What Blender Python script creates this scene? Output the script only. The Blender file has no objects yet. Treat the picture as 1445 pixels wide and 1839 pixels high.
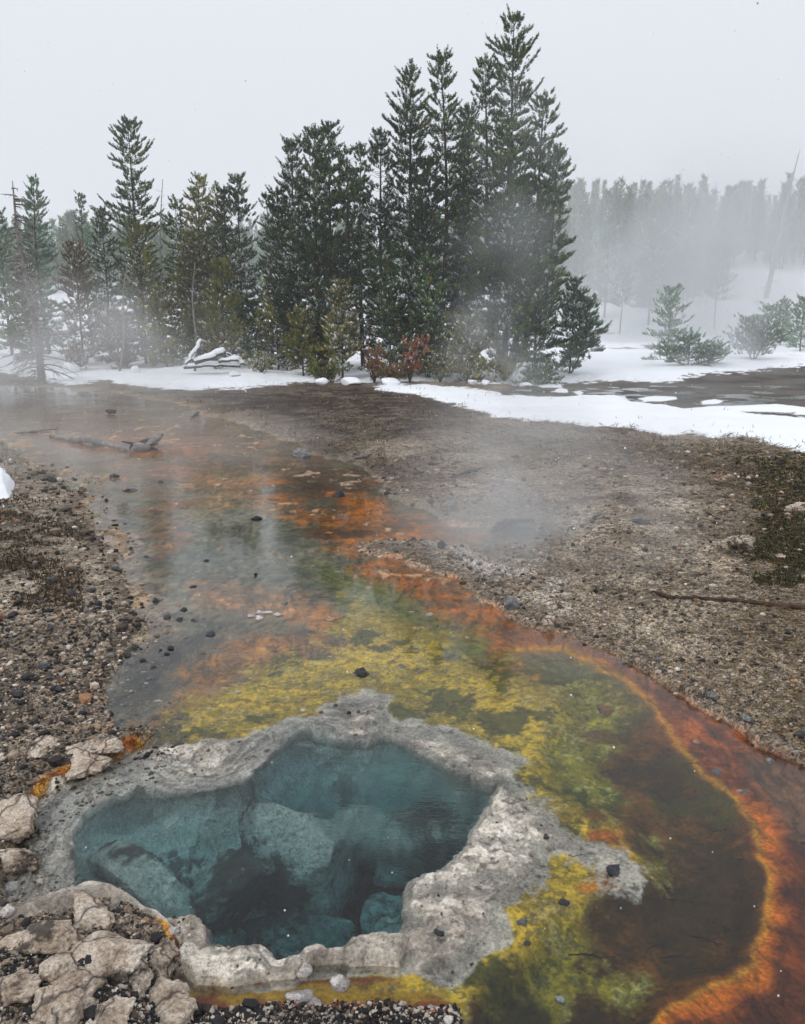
import bpy, bmesh, math, random
import numpy as np
from mathutils import Vector, Matrix

C = bpy.context.scene
COL = C.collection
R_ = math.radians
rng = np.random.default_rng(7)
random.seed(7)

# ------------------------------------------------------------------ camera
F, CX, CY, PITCH, CH = 1443.0, 722.5, 919.5, R_(12.5), 1.6
cam = bpy.data.cameras.new('camera')
cam.sensor_fit = 'HORIZONTAL'; cam.sensor_width = 36.0; cam.lens = 36.0*F/1445.0
cam.clip_start = 0.05; cam.clip_end = 3000
co = bpy.data.objects.new('camera', cam); COL.objects.link(co)
co.location = (0, 0, CH); co.rotation_euler = (R_(90)-PITCH, 0, 0)
C.camera = co

# ------------------------------------------------------------------ world: overcast sky
W = bpy.data.worlds.new('World'); C.world = W; W.use_nodes = True
nt = W.node_tree; nt.nodes.clear()
wo = nt.nodes.new('ShaderNodeOutputWorld'); bg = nt.nodes.new('ShaderNodeBackground')
sky = nt.nodes.new('ShaderNodeTexSky'); sky.sky_type = 'NISHITA'; sky.sun_disc = False
SUN_EL, SUN_ROT = R_(46), R_(222)
sky.sun_elevation = SUN_EL; sky.sun_rotation = SUN_ROT
sky.air_density = 1.0; sky.dust_density = 6.0; sky.ozone_density = 2.0
tc = nt.nodes.new('ShaderNodeTexCoord'); sp = nt.nodes.new('ShaderNodeSeparateXYZ')
rp = nt.nodes.new('ShaderNodeValToRGB')
rp.color_ramp.elements[0].position = 0.0; rp.color_ramp.elements[0].color = (7.1, 7.35, 7.9, 1)
rp.color_ramp.elements[1].position = 1.0; rp.color_ramp.elements[1].color = (11.5, 11.9, 12.6, 1)
e = rp.color_ramp.elements.new(0.35); e.color = (7.9, 8.15, 8.7, 1)
nt.links.new(tc.outputs['Generated'], sp.inputs[0]); nt.links.new(sp.outputs['Z'], rp.inputs[0])
mx = nt.nodes.new('ShaderNodeMixRGB'); mx.inputs[0].default_value = 0.96
nt.links.new(sky.outputs[0], mx.inputs[1]); nt.links.new(rp.outputs[0], mx.inputs[2])
nt.links.new(mx.outputs[0], bg.inputs[0]); bg.inputs[1].default_value = 0.1
nt.links.new(bg.outputs[0], wo.inputs[0])

sl = bpy.data.lights.new('sun', 'SUN'); sl.energy = 0.95; sl.angle = R_(22); sl.color = (1.0, 0.97, 0.93)
so = bpy.data.objects.new('sun', sl); COL.objects.link(so)
sd_ = Vector((math.sin(SUN_ROT)*math.cos(SUN_EL), math.cos(SUN_ROT)*math.cos(SUN_EL), math.sin(SUN_EL)))
so.rotation_euler = sd_.to_track_quat('Z', 'Y').to_euler()

C.view_settings.view_transform = 'Standard'; C.view_settings.look = 'None'
C.view_settings.exposure = 0.10; C.view_settings.gamma = 1.0
C.render.engine = 'CYCLES'
C.cycles.use_denoising = True
C.cycles.max_bounces = 8; C.cycles.diffuse_bounces = 3; C.cycles.glossy_bounces = 3
C.cycles.transmission_bounces = 6; C.cycles.volume_bounces = 1; C.cycles.transparent_max_bounces = 8
C.cycles.sample_clamp_indirect = 6.0

# ------------------------------------------------------------------ maths
def sm(t):
    t = np.clip(t, 0, 1); return t*t*(3-2*t)
def _h(ix, iy, iz, seed):
    h = (ix*374761393 + iy*668265263 + iz*2147483647 + seed*974634777) & 0xffffffff
    h = ((h ^ (h >> 13))*1274126177) & 0xffffffff
    h = ((h ^ (h >> 15))*2246822519) & 0xffffffff
    return ((h ^ (h >> 16)) & 0xffffff)/float(0xffffff)
def vn2(x, y, seed=0):
    x = np.asarray(x, float); y = np.asarray(y, float)
    ix = np.floor(x).astype(np.int64); iy = np.floor(y).astype(np.int64)
    fx = x-ix; fy = y-iy; fx = fx*fx*(3-2*fx); fy = fy*fy*(3-2*fy)
    z = np.int64(0)
    a = _h(ix, iy, z, seed); b = _h(ix+1, iy, z, seed); c = _h(ix, iy+1, z, seed); d = _h(ix+1, iy+1, z, seed)
    return (a+(b-a)*fx)*(1-fy)+(c+(d-c)*fx)*fy
def vn3(p, seed=0):
    i = np.floor(p).astype(np.int64); f = p-i; f = f*f*(3-2*f)
    def hh(a, b, c): return _h(i[:, 0]+a, i[:, 1]+b, i[:, 2]+c, seed)
    x0 = hh(0,0,0)*(1-f[:,0])+hh(1,0,0)*f[:,0]; x1 = hh(0,1,0)*(1-f[:,0])+hh(1,1,0)*f[:,0]
    x2 = hh(0,0,1)*(1-f[:,0])+hh(1,0,1)*f[:,0]; x3 = hh(0,1,1)*(1-f[:,0])+hh(1,1,1)*f[:,0]
    return (x0*(1-f[:,1])+x1*f[:,1])*(1-f[:,2])+(x2*(1-f[:,1])+x3*f[:,1])*f[:,2]
def fb(x, y, s, octv=4, seed=0, rough=0.5):     # fractal noise about -1..1 at wavelength s
    r = 0; a = 1.0; n = 0; x = np.asarray(x)/s; y = np.asarray(y)/s
    for k in range(octv):
        r = r+a*(vn2(x+17.3*k, y-9.1*k, seed+k*31)*2-1); n += a; a *= rough; x = x*2.03; y = y*2.03
    return r/n*1.5
def fb3(p, s, octv=4, seed=0, rough=0.5):
    r = 0; a = 1.0; n = 0; q = p/s
    for k in range(octv):
        r = r+a*(vn3(q+11.7*k, seed+k*31)*2-1); n += a; a *= rough; q = q*2.03
    return r/n*1.5
def sdf(px, py, poly, pad=200.0):
    """signed distance, positive inside"""
    P = np.array(poly, float); out = np.full(px.shape, -1e4)
    m = (px > P[:,0].min()-pad) & (px < P[:,0].max()+pad) & (py > P[:,1].min()-pad) & (py < P[:,1].max()+pad)
    x = px[m]; y = py[m]
    if not len(x): return out
    d2 = np.full(x.shape, 1e18); ins = np.zeros(x.shape, bool)
    for (ax, ay), (bx, by) in zip(P, np.roll(P, -1, 0)):
        ex, ey = bx-ax, by-ay; L = ex*ex+ey*ey+1e-12
        t = np.clip(((x-ax)*ex+(y-ay)*ey)/L, 0, 1)
        d2 = np.minimum(d2, (x-ax-t*ex)**2+(y-ay-t*ey)**2)
        if ay != by:
            c = ((ay > y) != (by > y)) & (x < (bx-ax)*(y-ay)/(by-ay)+ax); ins ^= c
    s = np.sqrt(d2); out[m] = np.where(ins, s, -s); return out
cp, spt = math.cos(PITCH), math.sin(PITCH)
def gx(px, Y, z=0.0):                       # world x of image column px at distance Y
    return (px-CX)/F*(Y*cp-(z-CH)*spt)
def zat(py, Y):                             # world z seen at image row py at distance Y
    return CH+Y*math.tan(math.atan((CY-py)/F)-PITCH)
def at(px, py, z=0.0):                      # world point on plane z
    a = np.arctan((CY-np.asarray(py, float))/F)-PITCH
    Y = (z-CH)/np.tan(a); X = (np.asarray(px)-CX)/F*(Y*cp-(z-CH)*spt)
    return X, Y
def toim(X, Y, z=0.0):
    dep = Y*cp-(z-CH)*spt; up = (z-CH)*cp+Y*spt
    dep = np.maximum(dep, 0.3)
    return CX+F*X/dep, CY-F*up/dep
def under(px, py, z):                       # world point at depth z seen through the flat water
    a = math.atan((CY-py)/F)-PITCH
    X, Y = at(px, py, 0.0); X = float(X); Y = float(Y)
    d = Vector((X, Y, -CH)).normalized(); n = 1/1.33
    h = Vector((d.x, d.y, 0))*n; dz = -math.sqrt(max(1e-6, 1-h.length_squared))
    t = z/dz
    return X+h.x*t, Y+h.y*t

def lin(c):
    c = np.array(c, float)/255.0
    return np.where(c <= 0.04045, c/12.92, ((c+0.055)/1.055)**2.4)

# ------------------------------------------------------------------ traced ground zones (image-plane tracing of flat ground)
WET = [(-500,700),(0,692),(120,698),(230,710),(330,728),(400,752),(460,772),(520,795),(560,812),(610,828),(650,846),(692,872),(704,902),(770,912),(800,935),
       (850,948),(950,946),(955,966),(850,974),(770,974),(700,972),(630,984),(660,1000),(740,1007),(800,1030),(850,1062),(885,1102),(930,1128),
       (1000,1140),(1060,1170),(1120,1194),(1190,1228),(1240,1262),(1300,1292),(1345,1335),(1445,1378),(1900,1500),(2200,2600),(860,2600),
       (835,1839),(800,1838),(640,1834),(520,1824),(430,1836),(350,1826),(296,1782),(278,1742),(318,1715),(335,1690),(300,1650),(200,1600),(100,1645),(15,1640),
       (5,1590),(45,1500),(75,1432),(150,1385),(230,1350),(275,1308),(205,1300),(180,1240),(225,1190),(262,1150),(240,1100),(225,1040),(190,960),
       (150,905),(90,860),(40,820),(0,792),(-500,770)]
LIP = [(105,1640),(138,1560),(130,1505),(165,1455),(205,1430),(262,1412),(330,1424),(385,1424),(440,1402),(480,1365),(512,1325),(540,1312),(600,1322),(655,1335),
       (690,1318),(735,1345),(800,1378),(850,1398),(885,1412),(908,1402),(872,1438),(862,1470),(842,1512),(826,1532),(790,1556),(742,1586),(722,1630),
       (706,1680),(660,1684),(628,1690),(612,1716),(588,1716),(562,1702),(532,1714),(502,1724),(494,1710),(470,1700),(428,1712),(384,1702),
       (374,1664),(350,1646),(282,1640),(250,1622),(172,1616)]
SINTER = [(5,1640),(15,1580),(45,1510),(72,1440),(105,1412),(180,1372),(235,1352),(290,1330),(345,1334),(420,1322),(450,1304),(500,1290),(580,1280),
       (620,1245),(660,1235),(705,1245),(705,1285),(800,1294),(865,1320),(965,1350),(945,1395),(985,1440),(1010,1470),(1060,1490),(1130,1510),(1170,1575),
       (1140,1606),(1080,1602),(1065,1562),(990,1538),(985,1590),(915,1622),(940,1650),(930,1690),(880,1700),(820,1770),(760,1762),(700,1752),(560,1745),(530,1768),
       (420,1782),(340,1775),(305,1742),(330,1700),(305,1655),(200,1610),(100,1645)]
BROWN = [(930,1178),(1010,1170),(1090,1212),(1165,1265),(1205,1325),(1260,1395),(1325,1440),(1370,1500),(1392,1565),(1380,1640),(1345,1715),(1250,1775),(1180,1820),
       (1130,1900),(1100,2300),(860,2300),(850,1800),(905,1710),(1000,1640),(1170,1590),(1130,1500),(1010,1450),(960,1340),(1000,1250)]
YELLOW = [(288,1312),(340,1268),(440,1222),(560,1186),(620,1150),(630,1080),(700,1110),(790,1160),(900,1205),(1010,1225),(1120,1250),(1130,1300),(1040,1340),(1120,1400),(1100,1440),
       (1190,1515),(1190,1570),(1080,1620),(1060,1680),(1165,1740),(1120,1760),(1040,1745),(990,1800),(930,1740),(800,1839),(760,1790),(560,1772),(330,1806),(285,1750),(335,1690),(300,1500)]
ORANGE_ZONES = [  # (polygon, colour, softness px)
   ([(-200,700),(330,725),(460,775),(600,840),(640,900),(500,900),(300,890),(100,850),(-200,790)], (176,134,92), 22),
   ([(120,740),(240,735),(400,760),(470,800),(380,830),(200,822),(60,790)], (196,118,56), 26),
   ([(560,820),(640,850),(690,870),(700,905),(620,930),(540,905),(500,870)], (112,68,34), 24),
   ([(470,880),(560,905),(640,890),(710,905),(790,915),(810,940),(860,955),(700,975),(600,985),(555,950),(500,915)], (204,122,36), 18),
   ([(250,850),(320,860),(330,960),(310,1010),(285,990),(265,930)], (140,92,58), 24),
   ([(350,1030),(470,1060),(560,1060),(590,1120),(470,1120),(360,1100)], (178,126,78), 28),
   ([(250,1300),(330,1215),(430,1150),(560,1120),(640,1130),(620,1180),(480,1215),(350,1265),(290,1310)], (170,112,46), 24),
   ([(640,1000),(740,1007),(800,1030),(850,1062),(890,1105),(930,1130),(870,1145),(790,1130),(760,1075),(700,1050),(640,1040)], (186,108,36), 20),
]
SNOW_R = [(668,700),(700,696),(760,698),(830,704),(900,712),(1000,716),(1080,716),(1128,712),(1132,724),(1180,735),(1300,742),(1445,752),(2200,800),(2200,1050),(1445,836),(1420,828),(1345,806),(1290,806),(1240,798),
          (1200,806),(1140,790),(1100,782),(1020,776),(960,768),(900,760),(850,744),(800,732),(740,716),(690,708)]
SNOW_SPOTS = [[(1145,716),(1175,711),(1215,713),(1218,718),(1190,722),(1155,722)], [(1255,722),(1280,717),(1300,720),(1290,726),(1262,727)],
              [(990,704),(1005,697),(1022,700),(1018,707)], [(1025,704),(1040,702),(1048,706),(1040,711)], [(960,693),(985,688),(1012,691),(1008,697),(975,697)],
              [(1200,738),(1290,728),(1390,726),(1445,732),(1700,742),(1445,742)], [(-60,835),(12,850),(26,880),(20,905),(-60,925)],
              [(1420,745),(1445,736),(1700,745),(1700,760)], [(925,690),(950,687),(965,692),(940,697)]]
STREAM_R = [(900,714),(925,682),(1445,655),(2400,648),(2400,880),(1445,762),(1240,747),(1140,730),(1060,722),(960,722)]
SNOWLINE = [(-900,668),(0,676),(120,690),(200,688),(260,697),(330,702),(440,700),(500,692),(600,690),(660,693),(730,694),(800,690),(900,694),(960,690),(1180,687),(1330,678),(1445,672),(2400,668),
            (2400,300),(-900,300)]
RIMDRY = [(-60,1700),(60,1650),(160,1612),(285,1636),(352,1642),(380,1662),(390,1700),(430,1708),(470,1696),(500,1718),(530,1712),(562,1698),(590,1714),(612,1714),(630,1688),
          (660,1682),(708,1680),(745,1700),(720,1745),(560,1744),(530,1766),(420,1778),(345,1772),(310,1740),(330,1700),(300,1665),(200,1650),(60,1700)]
lipX, lipY = at(np.array([p[0] for p in LIP]), np.array([p[1] for p in LIP]), -0.02)
LIPW = list(zip(lipX, lipY))
HOLE_C = at(480, 1560, 0)

def zones(X, Y):
    """every mask the height and the colour need, for flat world positions"""
    Yc = np.maximum(Y, 0.55)
    d = Yc
    wx = fb(X, Y, 0.55, 4, 3)*0.030*np.minimum(d, 14)+fb(X, Y, 0.09, 3, 5)*0.006*np.minimum(d, 8)
    wy = fb(X, Y, 0.55, 4, 9)*0.045*np.minimum(d, 14)+fb(X, Y, 0.09, 3, 13)*0.010*np.minimum(d, 8)
    px, py = toim(X+wx*0.6, np.maximum(Yc+wy*0.6, 0.5))
    px0, py0 = toim(X, Yc)
    z = dict(px=px, py=py)
    z['wet'] = sdf(px, py, WET)
    lx = X+fb(X, Y, 0.13, 5, 21, .62)*0.026; ly = Y+fb(X, Y, 0.13, 5, 22, .62)*0.026
    z['lip'] = sdf(lx, ly, LIPW, 1.5)
    z['lay'] = fb(z['lip']+fb(X, Y, .25, 3, 23)*.04, (X-Y*.6)*.10, .022, 3, 24, .6)
    z['sin'] = sdf(px0+fb(X, Y, 0.22, 5, 33, .6)*20, py0+fb(X, Y, 0.22, 5, 34, .6)*13, SINTER)
    z['brown'] = sdf(px, py, BROWN)
    z['yel'] = sdf(px0+fb(X, Y, 0.30, 4, 35)*30, py0+fb(X, Y, 0.30, 4, 36)*20, YELLOW)
    spx = px0+fb(X, Y, 2.2, 4, 41)*10; spy = py0+fb(X, Y, 2.2, 4, 42)*3.5+fb(X, Y, 0.35, 4, 43, .6)*4.0
    s = sdf(spx, spy, SNOW_R, 60)
    for q in SNOW_SPOTS: s = np.maximum(s, sdf(px0+fb(X, Y, .6, 2, 44)*3, py0, q, 60))
    s2 = sdf(spx, spy, SNOWLINE, 60)
    s2 = np.where(Y > 45, 30.0, s2)
    z['snow'] = np.maximum(s, s2)
    z['strm'] = sdf(px0, py0, STREAM_R, 60)
    z['rimdry'] = sdf(px0+fb(X, Y, 0.1, 3, 51)*8, py0+fb(X, Y, 0.1, 3, 52)*6, RIMDRY, 100)
    return z

def height(X, Y, z=None, detail=True):
    X = np.asarray(X, float); Y = np.asarray(Y, float)
    if z is None: z = zones(X, Y)
    px, py = z['px'], z['py']
    # broad land
    rise = 0.50*sm((Y-25)/14)
    hill = (13.0+4.5*sm((X-4)/16))*sm((Y-44)/112)*(1+0.10*fb(X, Y, 70, 2, 61))+fb(X, Y, 16, 3, 62)*0.5*sm((Y-40)/25)
    land = rise+hill
    bank = 0.028+0.055*sm(-z['wet']/160)+0.10*sm((Y-4)/9)*sm(-z['wet']/260)*sm((15-Y)/4)
    bank = bank+fb(X, Y, 0.8, 3, 63)*0.018+fb(X, Y, 0.14, 3, 64)*0.012*np.clip(3/np.maximum(Y,1), .3, 1)
    near = sm((2.6-Y)/1.0)*sm((310-px)/100)*sm(-z['wet']/30)
    bank = bank+near*0.05
    bed = -0.022+fb(X, Y, 0.25, 3, 65)*0.008+sm((Y-4)/4)*(fb(X, Y, 0.5, 3, 66)*0.010)
    lm = sm((70-z['wet'])/50)*sm((420-px)/120)*sm((1230-py)/60)*sm((py-740)/40)
    bed = bed*(1-lm)+lm*(-.003+fb(X, Y, 0.16, 5, 69, .6)*.012)
    bed = bed-0.085*sm(z['brown']/60)
    up_ = sm((z['sin']-8)/50)
    bed = bed*(1-up_)+up_*(0.0045+0.007*fb(X, Y, .12, 4, 68))
    t = sm((z['wet']+9)/18)
    zz = bank*(1-t)+bed*t
    pad = sm((fb(X, Y, .20, 5, 96, .6)+.25*fb(X, Y, 1.5, 2, 97)-.42)*5)*sm((1190-py)/60)*sm((z['wet']-3)/10)*sm((py-690)/20)
    zz = zz+pad*(.004-np.minimum(zz, 0))
    # low flat of the far stream on the right
    ts = sm((z['strm']+4)/8); zz = zz*(1-ts)+(0.004+fb(X, Y, 0.9, 4, 67)*0.02)*ts
    # dry rim of the pool
    tr = sm(z['rimdry']/14); zz = np.maximum(zz, -1)+tr*(0.024+fb(X, Y, 0.16, 4, 71)*0.022-np.minimum(zz,0))
    # pool: banded slope, lip, steep wall
    L = z['lip']
    left = sm((620-px)/240)*sm((1720-py)/60)
    ter = L+fb(X, Y, 0.16, 4, 91, .6)*0.045
    st = np.clip((ter+0.30)/0.30, 0, 1)*5.0
    st = (np.floor(st)+sm((st-np.floor(st)-.55)/.45))/5.0
    zz = zz+left*(1-tr)*sm(z['sin']/14)*(0.040-st*0.072)
    zz = zz-(1-left)*(1-tr)*sm((L+0.035)/0.035)*0.028
    ang = np.arctan2(Y-HOLE_C[1], X-HOLE_C[0])
    shelf = 0.5+0.5*fb(np.cos(ang)*1.2, np.sin(ang)*1.2, 0.30, 3, 75)
    Lp = L+fb(X, Y, 0.10, 3, 76)*0.022*sm(L/0.05)
    q = np.clip(Lp/(0.20+0.16*shelf), 0, 1)
    drop = q**0.8
    drop = 0.55*drop+0.45*(np.floor(drop*4.2)+sm((drop*4.2-np.floor(drop*4.2))*2.2))/5.2
    floor = 0.64+0.28*fb(X, Y, 0.34, 5, 77, .55)
    for (cx_, cy_, rr, dd) in DEEPS: floor = floor+dd*np.exp(-((X-cx_)**2+(Y-cy_)**2)/rr**2)
    zz = np.where(L > 0, zz-drop*floor, zz)
    # snow blanket
    S = z['snow']
    snow = sm((S+0.5)/9)*(0.06+0.04*fb(X, Y, 2.5, 3, 81))+sm(S/22)*np.clip(0.05+0.10*fb(X, Y, 1.6, 3, 82), 0, .3)*sm((60-Y)/20)
    zz = zz+np.maximum(snow, 0)
    # pitted sinter crust
    if detail:
        rough = sm((z['sin']+4)/14)*sm((5-Y)/2)
        zz = zz+rough*z['lay']*.011*sm((L+.6)/.3)*(L < .02)*(.35+.65*left)
        zz = zz+rough*(fb(X, Y, 0.045, 3, 85, .6)*0.0075+np.minimum(0, fb(X, Y, 0.03, 2, 86)+0.25)*0.010)
        mound = np.abs(fb(X, Y, 0.09, 2, 88))
        zz = zz+sm(L/0.02)*sm((0.6-L)/0.3)*(mound*0.03-0.01)
        g = sm(-z['wet']/6)*sm((9-Y)/5)*sm(-z['sin']/6)
        zz = zz+g*np.maximum(0, fb(X, Y, 0.05, 3, 87, .6))*0.014
    return zz+land
DEEPS = []
for (a, b, r_, d_) in ((680,1600,.13,.8),(600,1680,.11,.6),(150,1600,.12,.4),(780,1420,.20,.35)):
    q = under(a, b, -0.8); DEEPS.append((q[0], q[1], r_, d_))

def px0b(X, Y): return X+Y*.6
def mixc(a, b, t): return a*(1-t[..., None])+b*t[..., None]
def colour(X, Y, z):
    px, py = z['px'], z['py']
    n1 = fb(X, Y, 0.35, 5, 101, .6); n2 = fb(X, Y, 0.08, 5, 102, .7); n3 = fb(X, Y, 1.6, 4, 103); n4 = fb(X, Y, 0.025, 3, 104, .6)
    N = X.shape
    def K(c): return np.broadcast_to(lin(c), N+(3,))
    # dry gravel
    c = mixc(K((116,105,91)), K((158,147,130)), sm(.5+.8*n1+.3*n2))
    c = mixc(c, K((58,48,40)), sm((n3*0.9+n2*.7-0.05)*1.8)*0.8)
    # brown thatch strip under the snow edge and dark soil in the middle distance
    darkmid = sdf(px, py, [(330,706),(450,700),(640,694),(760,716),(860,752),(830,790),(700,800),(600,786),(520,762),(430,735)], 120)
    c = mixc(c, K((42,31,24)), sm((darkmid+18)/30)*sm(.80+n1*.8+n2*.4))
    rb = sdf(px, py, [(830,760),(1000,780),(1445,835),(2300,1000),(2300,1130),(1445,1040),(1330,1000),(1250,900),(1100,860),(950,860),(850,810)], 200)
    c = mixc(c, K((62,50,34)), sm((rb+35)/90)*sm(.68+n1*1.1+n2*.6))
    gr = sdf(px, py, [(1330,840),(1445,830),(2200,900),(2200,1100),(1445,1060),(1340,1050),(1300,1020),(1370,990),(1350,920)], 100)
    c = mixc(c, K((38,40,20)), sm((gr+10)/40)*sm(.6+n1))
    # damp dark margin
    dk = sm((z['wet']+60)/55)*sm(-z['wet']/8)
    c = mixc(c, K((60,46,34)), dk*sm(.55+n1*.9)*.8)
    wg = -25+sdf(px, py, [(660,985),(800,940),(960,960),(1020,1040),(1060,1120),(1000,1130),(880,1090),(780,1010)], 100)
    c = mixc(c, K((196,190,180)), sm((wg+25)/50)*sm(.5+n1*1.2)*.75)
    lb = sdf(px, py, [(-300,1100),(60,1150),(170,1220),(210,1300),(150,1390),(60,1440),(-300,1500)], 100)
    c = mixc(c, K((52,44,38)), sm((lb+20)/60)*sm(.5+n1*1.4)*.8)
    ll = sdf(px, py, [(-300,880),(60,930),(120,990),(60,1060),(-300,1080)], 100)
    c = mixc(c, K((52,42,26)), sm((ll+20)/60)*sm(.5+n1*1.2)*.8)
    nb = sdf(px, py, [(330,1815),(640,1812),(835,1839),(840,2400),(200,2400),(200,1700)], 100)
    c = mixc(c, K((32,29,27)), sm((nb+20)/40)*.9)
    # bed
    wet = sm((z['wet']+7)/14)
    b = mixc(K((104,104,86)), K((144,136,114)), sm(.5+n1))
    b = mixc(b, K((78,74,62)), sm((n2+n3)*1.4-.2)*.6)
    for (pg, cc, so_) in ORANGE_ZONES:
        s = sdf(px, py, pg, 80)
        c2 = np.array(lin(cc))
        b = mixc(b, np.clip(c2*(.78+0.55*n1[..., None]+.4*n2[..., None]), .004, 1), sm((s+so_*1.2+30*n1+14*n2)/(2.4*so_))*np.clip(.9+n2*.35, 0, 1))
    b = mixc(b, K((64,42,24)), sm((fb(X, Y, .8, 5, 171, .62)-.12)*2.6)*.75*sm((px-480)/80)*sm((1150-py)/60)*sm((py-800)/60))
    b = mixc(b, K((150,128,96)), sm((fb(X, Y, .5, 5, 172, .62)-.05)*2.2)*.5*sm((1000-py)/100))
    lm = sm((90-z['wet'])/60)*sm((440-px)/120)*sm((1180-py)/60)
    b = mixc(b, mixc(K((160,136,110)), K((116,96,76)), sm(.5+n2*2)), lm*sm(.75+n1)*.9)
    # green shelf in the middle of the stream
    gs = sdf(px, py, [(560,1010),(640,1030),(700,1060),(850,1130),(930,1170),(860,1200),(700,1130),(600,1130),(600,1060)], 80)
    b = mixc(b, K((110,118,62)), sm((gs+25)/50)*.9)
    dg = sdf(px, py, [(230,1180),(330,1140),(420,1110),(360,1190),(280,1250),(230,1290),(190,1250)], 80)
    b = mixc(b, K((60,56,50)), sm((dg+20)/50)*.85)
    pad = sm((fb(X, Y, .20, 5, 96, .6)+.25*fb(X, Y, 1.5, 2, 97)-.42)*5)*sm((1190-py)/60)*sm((z['wet']-3)/10)
    b = mixc(b, K((150,128,104)), pad*.8)
    # right belt: rust and orange
    belt = sm((sdf(px, py, [(880,1110),(1000,1130),(1120,1185),(1300,1285),(1445,1370),(2300,1500),(2300,2400),(1100,2400),(880,1900),(880,1600)], 200)+12)/30)
    bo = mixc(K((112,50,16)), K((176,90,24)), sm(.5+n1*1.3+n2*1.2))
    st_ = fb((px0b(X, Y))*1.0, Y*0+z['brown']/60.0, .35, 4, 181, .6)
    bo = mixc(bo, K((92,44,16)), sm(st_*2.2)*.6)
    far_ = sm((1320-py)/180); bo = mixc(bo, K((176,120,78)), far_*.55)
    rust = sdf(px, py, [(1410,1500),(1445,1480),(2300,1500),(2300,2300),(1180,2300),(1265,1839),(1370,1750),(1422,1620)], 150)
    bo = mixc(bo, K((84,38,12)), sm((rust+18)/45)*np.clip(.8+n1*.5, 0, 1))
    mud = sdf(px, py, [(1335,1340),(1445,1378),(1700,1460),(1700,1600),(1445,1510),(1395,1450),(1340,1395)], 150)
    bo = mixc(bo, K((112,86,64)), sm((mud+22)/45)*np.clip(.8+n1*.5, 0, 1))
    ed = -z['brown']
    bo = mixc(bo, K((206,112,16)), np.exp(-((ed-15-14*n1)/15)**2)*sm((py-1380)/120)*np.clip(.85+n2*.5, 0, 1))
    bo = mixc(bo, K((206,146,30)), np.exp(-((ed-3)/6)**2)*.8)
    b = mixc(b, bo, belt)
    fl = fb(X*1.0+fb(X, Y, .3, 3, 190)*.08, Y*.28, .030, 4, 191, .65)
    b = mixc(b, b*.42, sm(fl*2.4-.15)*.75)
    b = mixc(b, np.clip(b*np.array([1.55, 1.38, 1.2]), 0, 1), sm(-fl*2.4-.3)*.6)
    # dark brown pool floor
    br = mixc(K((74,46,12)), K((124,72,18)), sm(.30+n1*1.2+n2*.9))
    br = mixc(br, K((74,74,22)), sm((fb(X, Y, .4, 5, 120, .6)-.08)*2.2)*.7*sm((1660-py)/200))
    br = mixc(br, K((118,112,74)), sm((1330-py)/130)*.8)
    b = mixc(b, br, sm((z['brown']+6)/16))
    # yellow mats
    yy = mixc(K((212,176,48)), K((148,126,28)), sm(.5+n1*1.3+n2*1.5))
    yy = mixc(yy, K((206,182,104)), sm((n2*1.4+n4*1.4)-.1)*.75)
    yy = mixc(yy, K((70,74,16)), sm((fb(X, Y, .20, 6, 131, .68)-.10)*3.4)*.9)
    yy = mixc(yy, K((60,52,12)), sm((n4*1.4-n2*.5-.25)*2)*.6)
    yv = z['yel']+34*(n2+n1*.7+n4*.3)
    ym = sm((yv+22)/30)
    yy = mixc(yy, K((96,80,20)), (1-sm((yv-2)/22))*.55*sm((px-760)/100))
    holes = sm((fb(X, Y, .26, 4, 132, .6)-.22)*3)*sm((px-1000)/80)
    b = mixc(b, yy, ym*(1-holes*.85))
    dg2 = sdf(px, py, [(880,1720),(1010,1690),(1040,1740),(990,1839),(860,1839)], 80)
    b = mixc(b, K((52,50,18)), sm((dg2+15)/40)*.55)
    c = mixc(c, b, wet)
    # threads and torn edges of the mats
    th = 1-np.abs(fb(X+fb(X, Y, .1, 3, 195)*.03, Y*.8, .05, 3, 196, .6))*4
    c = mixc(c, c*.5, np.clip(th, 0, 1)*.5*sm((z['wet']-4)/10)*sm((6-Y)/2))
    # sinter crust
    s = mixc(K((220,211,196)), K((174,166,154)), sm(.45+n1*1.2+n2*.8))
    s = mixc(s, K((224,216,204)), sm((fb(X, Y, .18, 4, 141, .6)-.1)*1.6)*.7)
    s = mixc(s, K((92,86,80)), sm((n4+n2*.6-.42)*2.2)*.8)
    lf = sm((700-px)/150)*sm((1660-py)/40)*sm((z['lip']+.22)/.12)
    s = mixc(s, K((200,196,187)), lf*.5)
    s = mixc(s, K((120,115,106)), sm(z['lay']*2.2)*.75*sm((z['lip']+.5)/.3)*(.35+.65*sm((760-px)/150)))
    nr = sm((py-1600)/60); s = mixc(s, K((150,138,126)), nr*.6*sm(.6+n1))
    fringe = np.exp(-((z['sin']+3*n2)/9)**2)
    s = mixc(s, K((232,222,204)), fringe*.5)
    soft = 7+11*sm((py-1330)/60)*sm((px-880)/80)
    smk = np.maximum(sm((z['sin']+(6+16*(soft-7)/11)*n2+10*(soft-7)/11*n4+2)/soft), sm((z['rimdry']+4)/8))
    c = mixc(c, s, smk)
    # yellow and orange ribbon round the left and near rim
    rib = np.exp(-((z['sin']+8)/(8+2*n2))**2)*sm((760-px)/80)*sm(.8-smk)*np.clip(sm((px-60)/10), 0, 1)
    rib = rib*np.where(py > 1500, 1.0, sm((300-px)/60))
    c = mixc(c, mixc(K((164,116,34)), K((120,66,26)), sm(.5+n2*1.4)), np.clip(rib*1.2, 0, 1))
    chan = sdf(px, py, [(285,1742),(300,1725),(345,1782),(420,1786),(530,1772),(560,1752),(640,1764),(780,1768),(830,1800),(850,1870),(700,1850),(560,1840),(430,1850),(340,1835)], 60)
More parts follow.
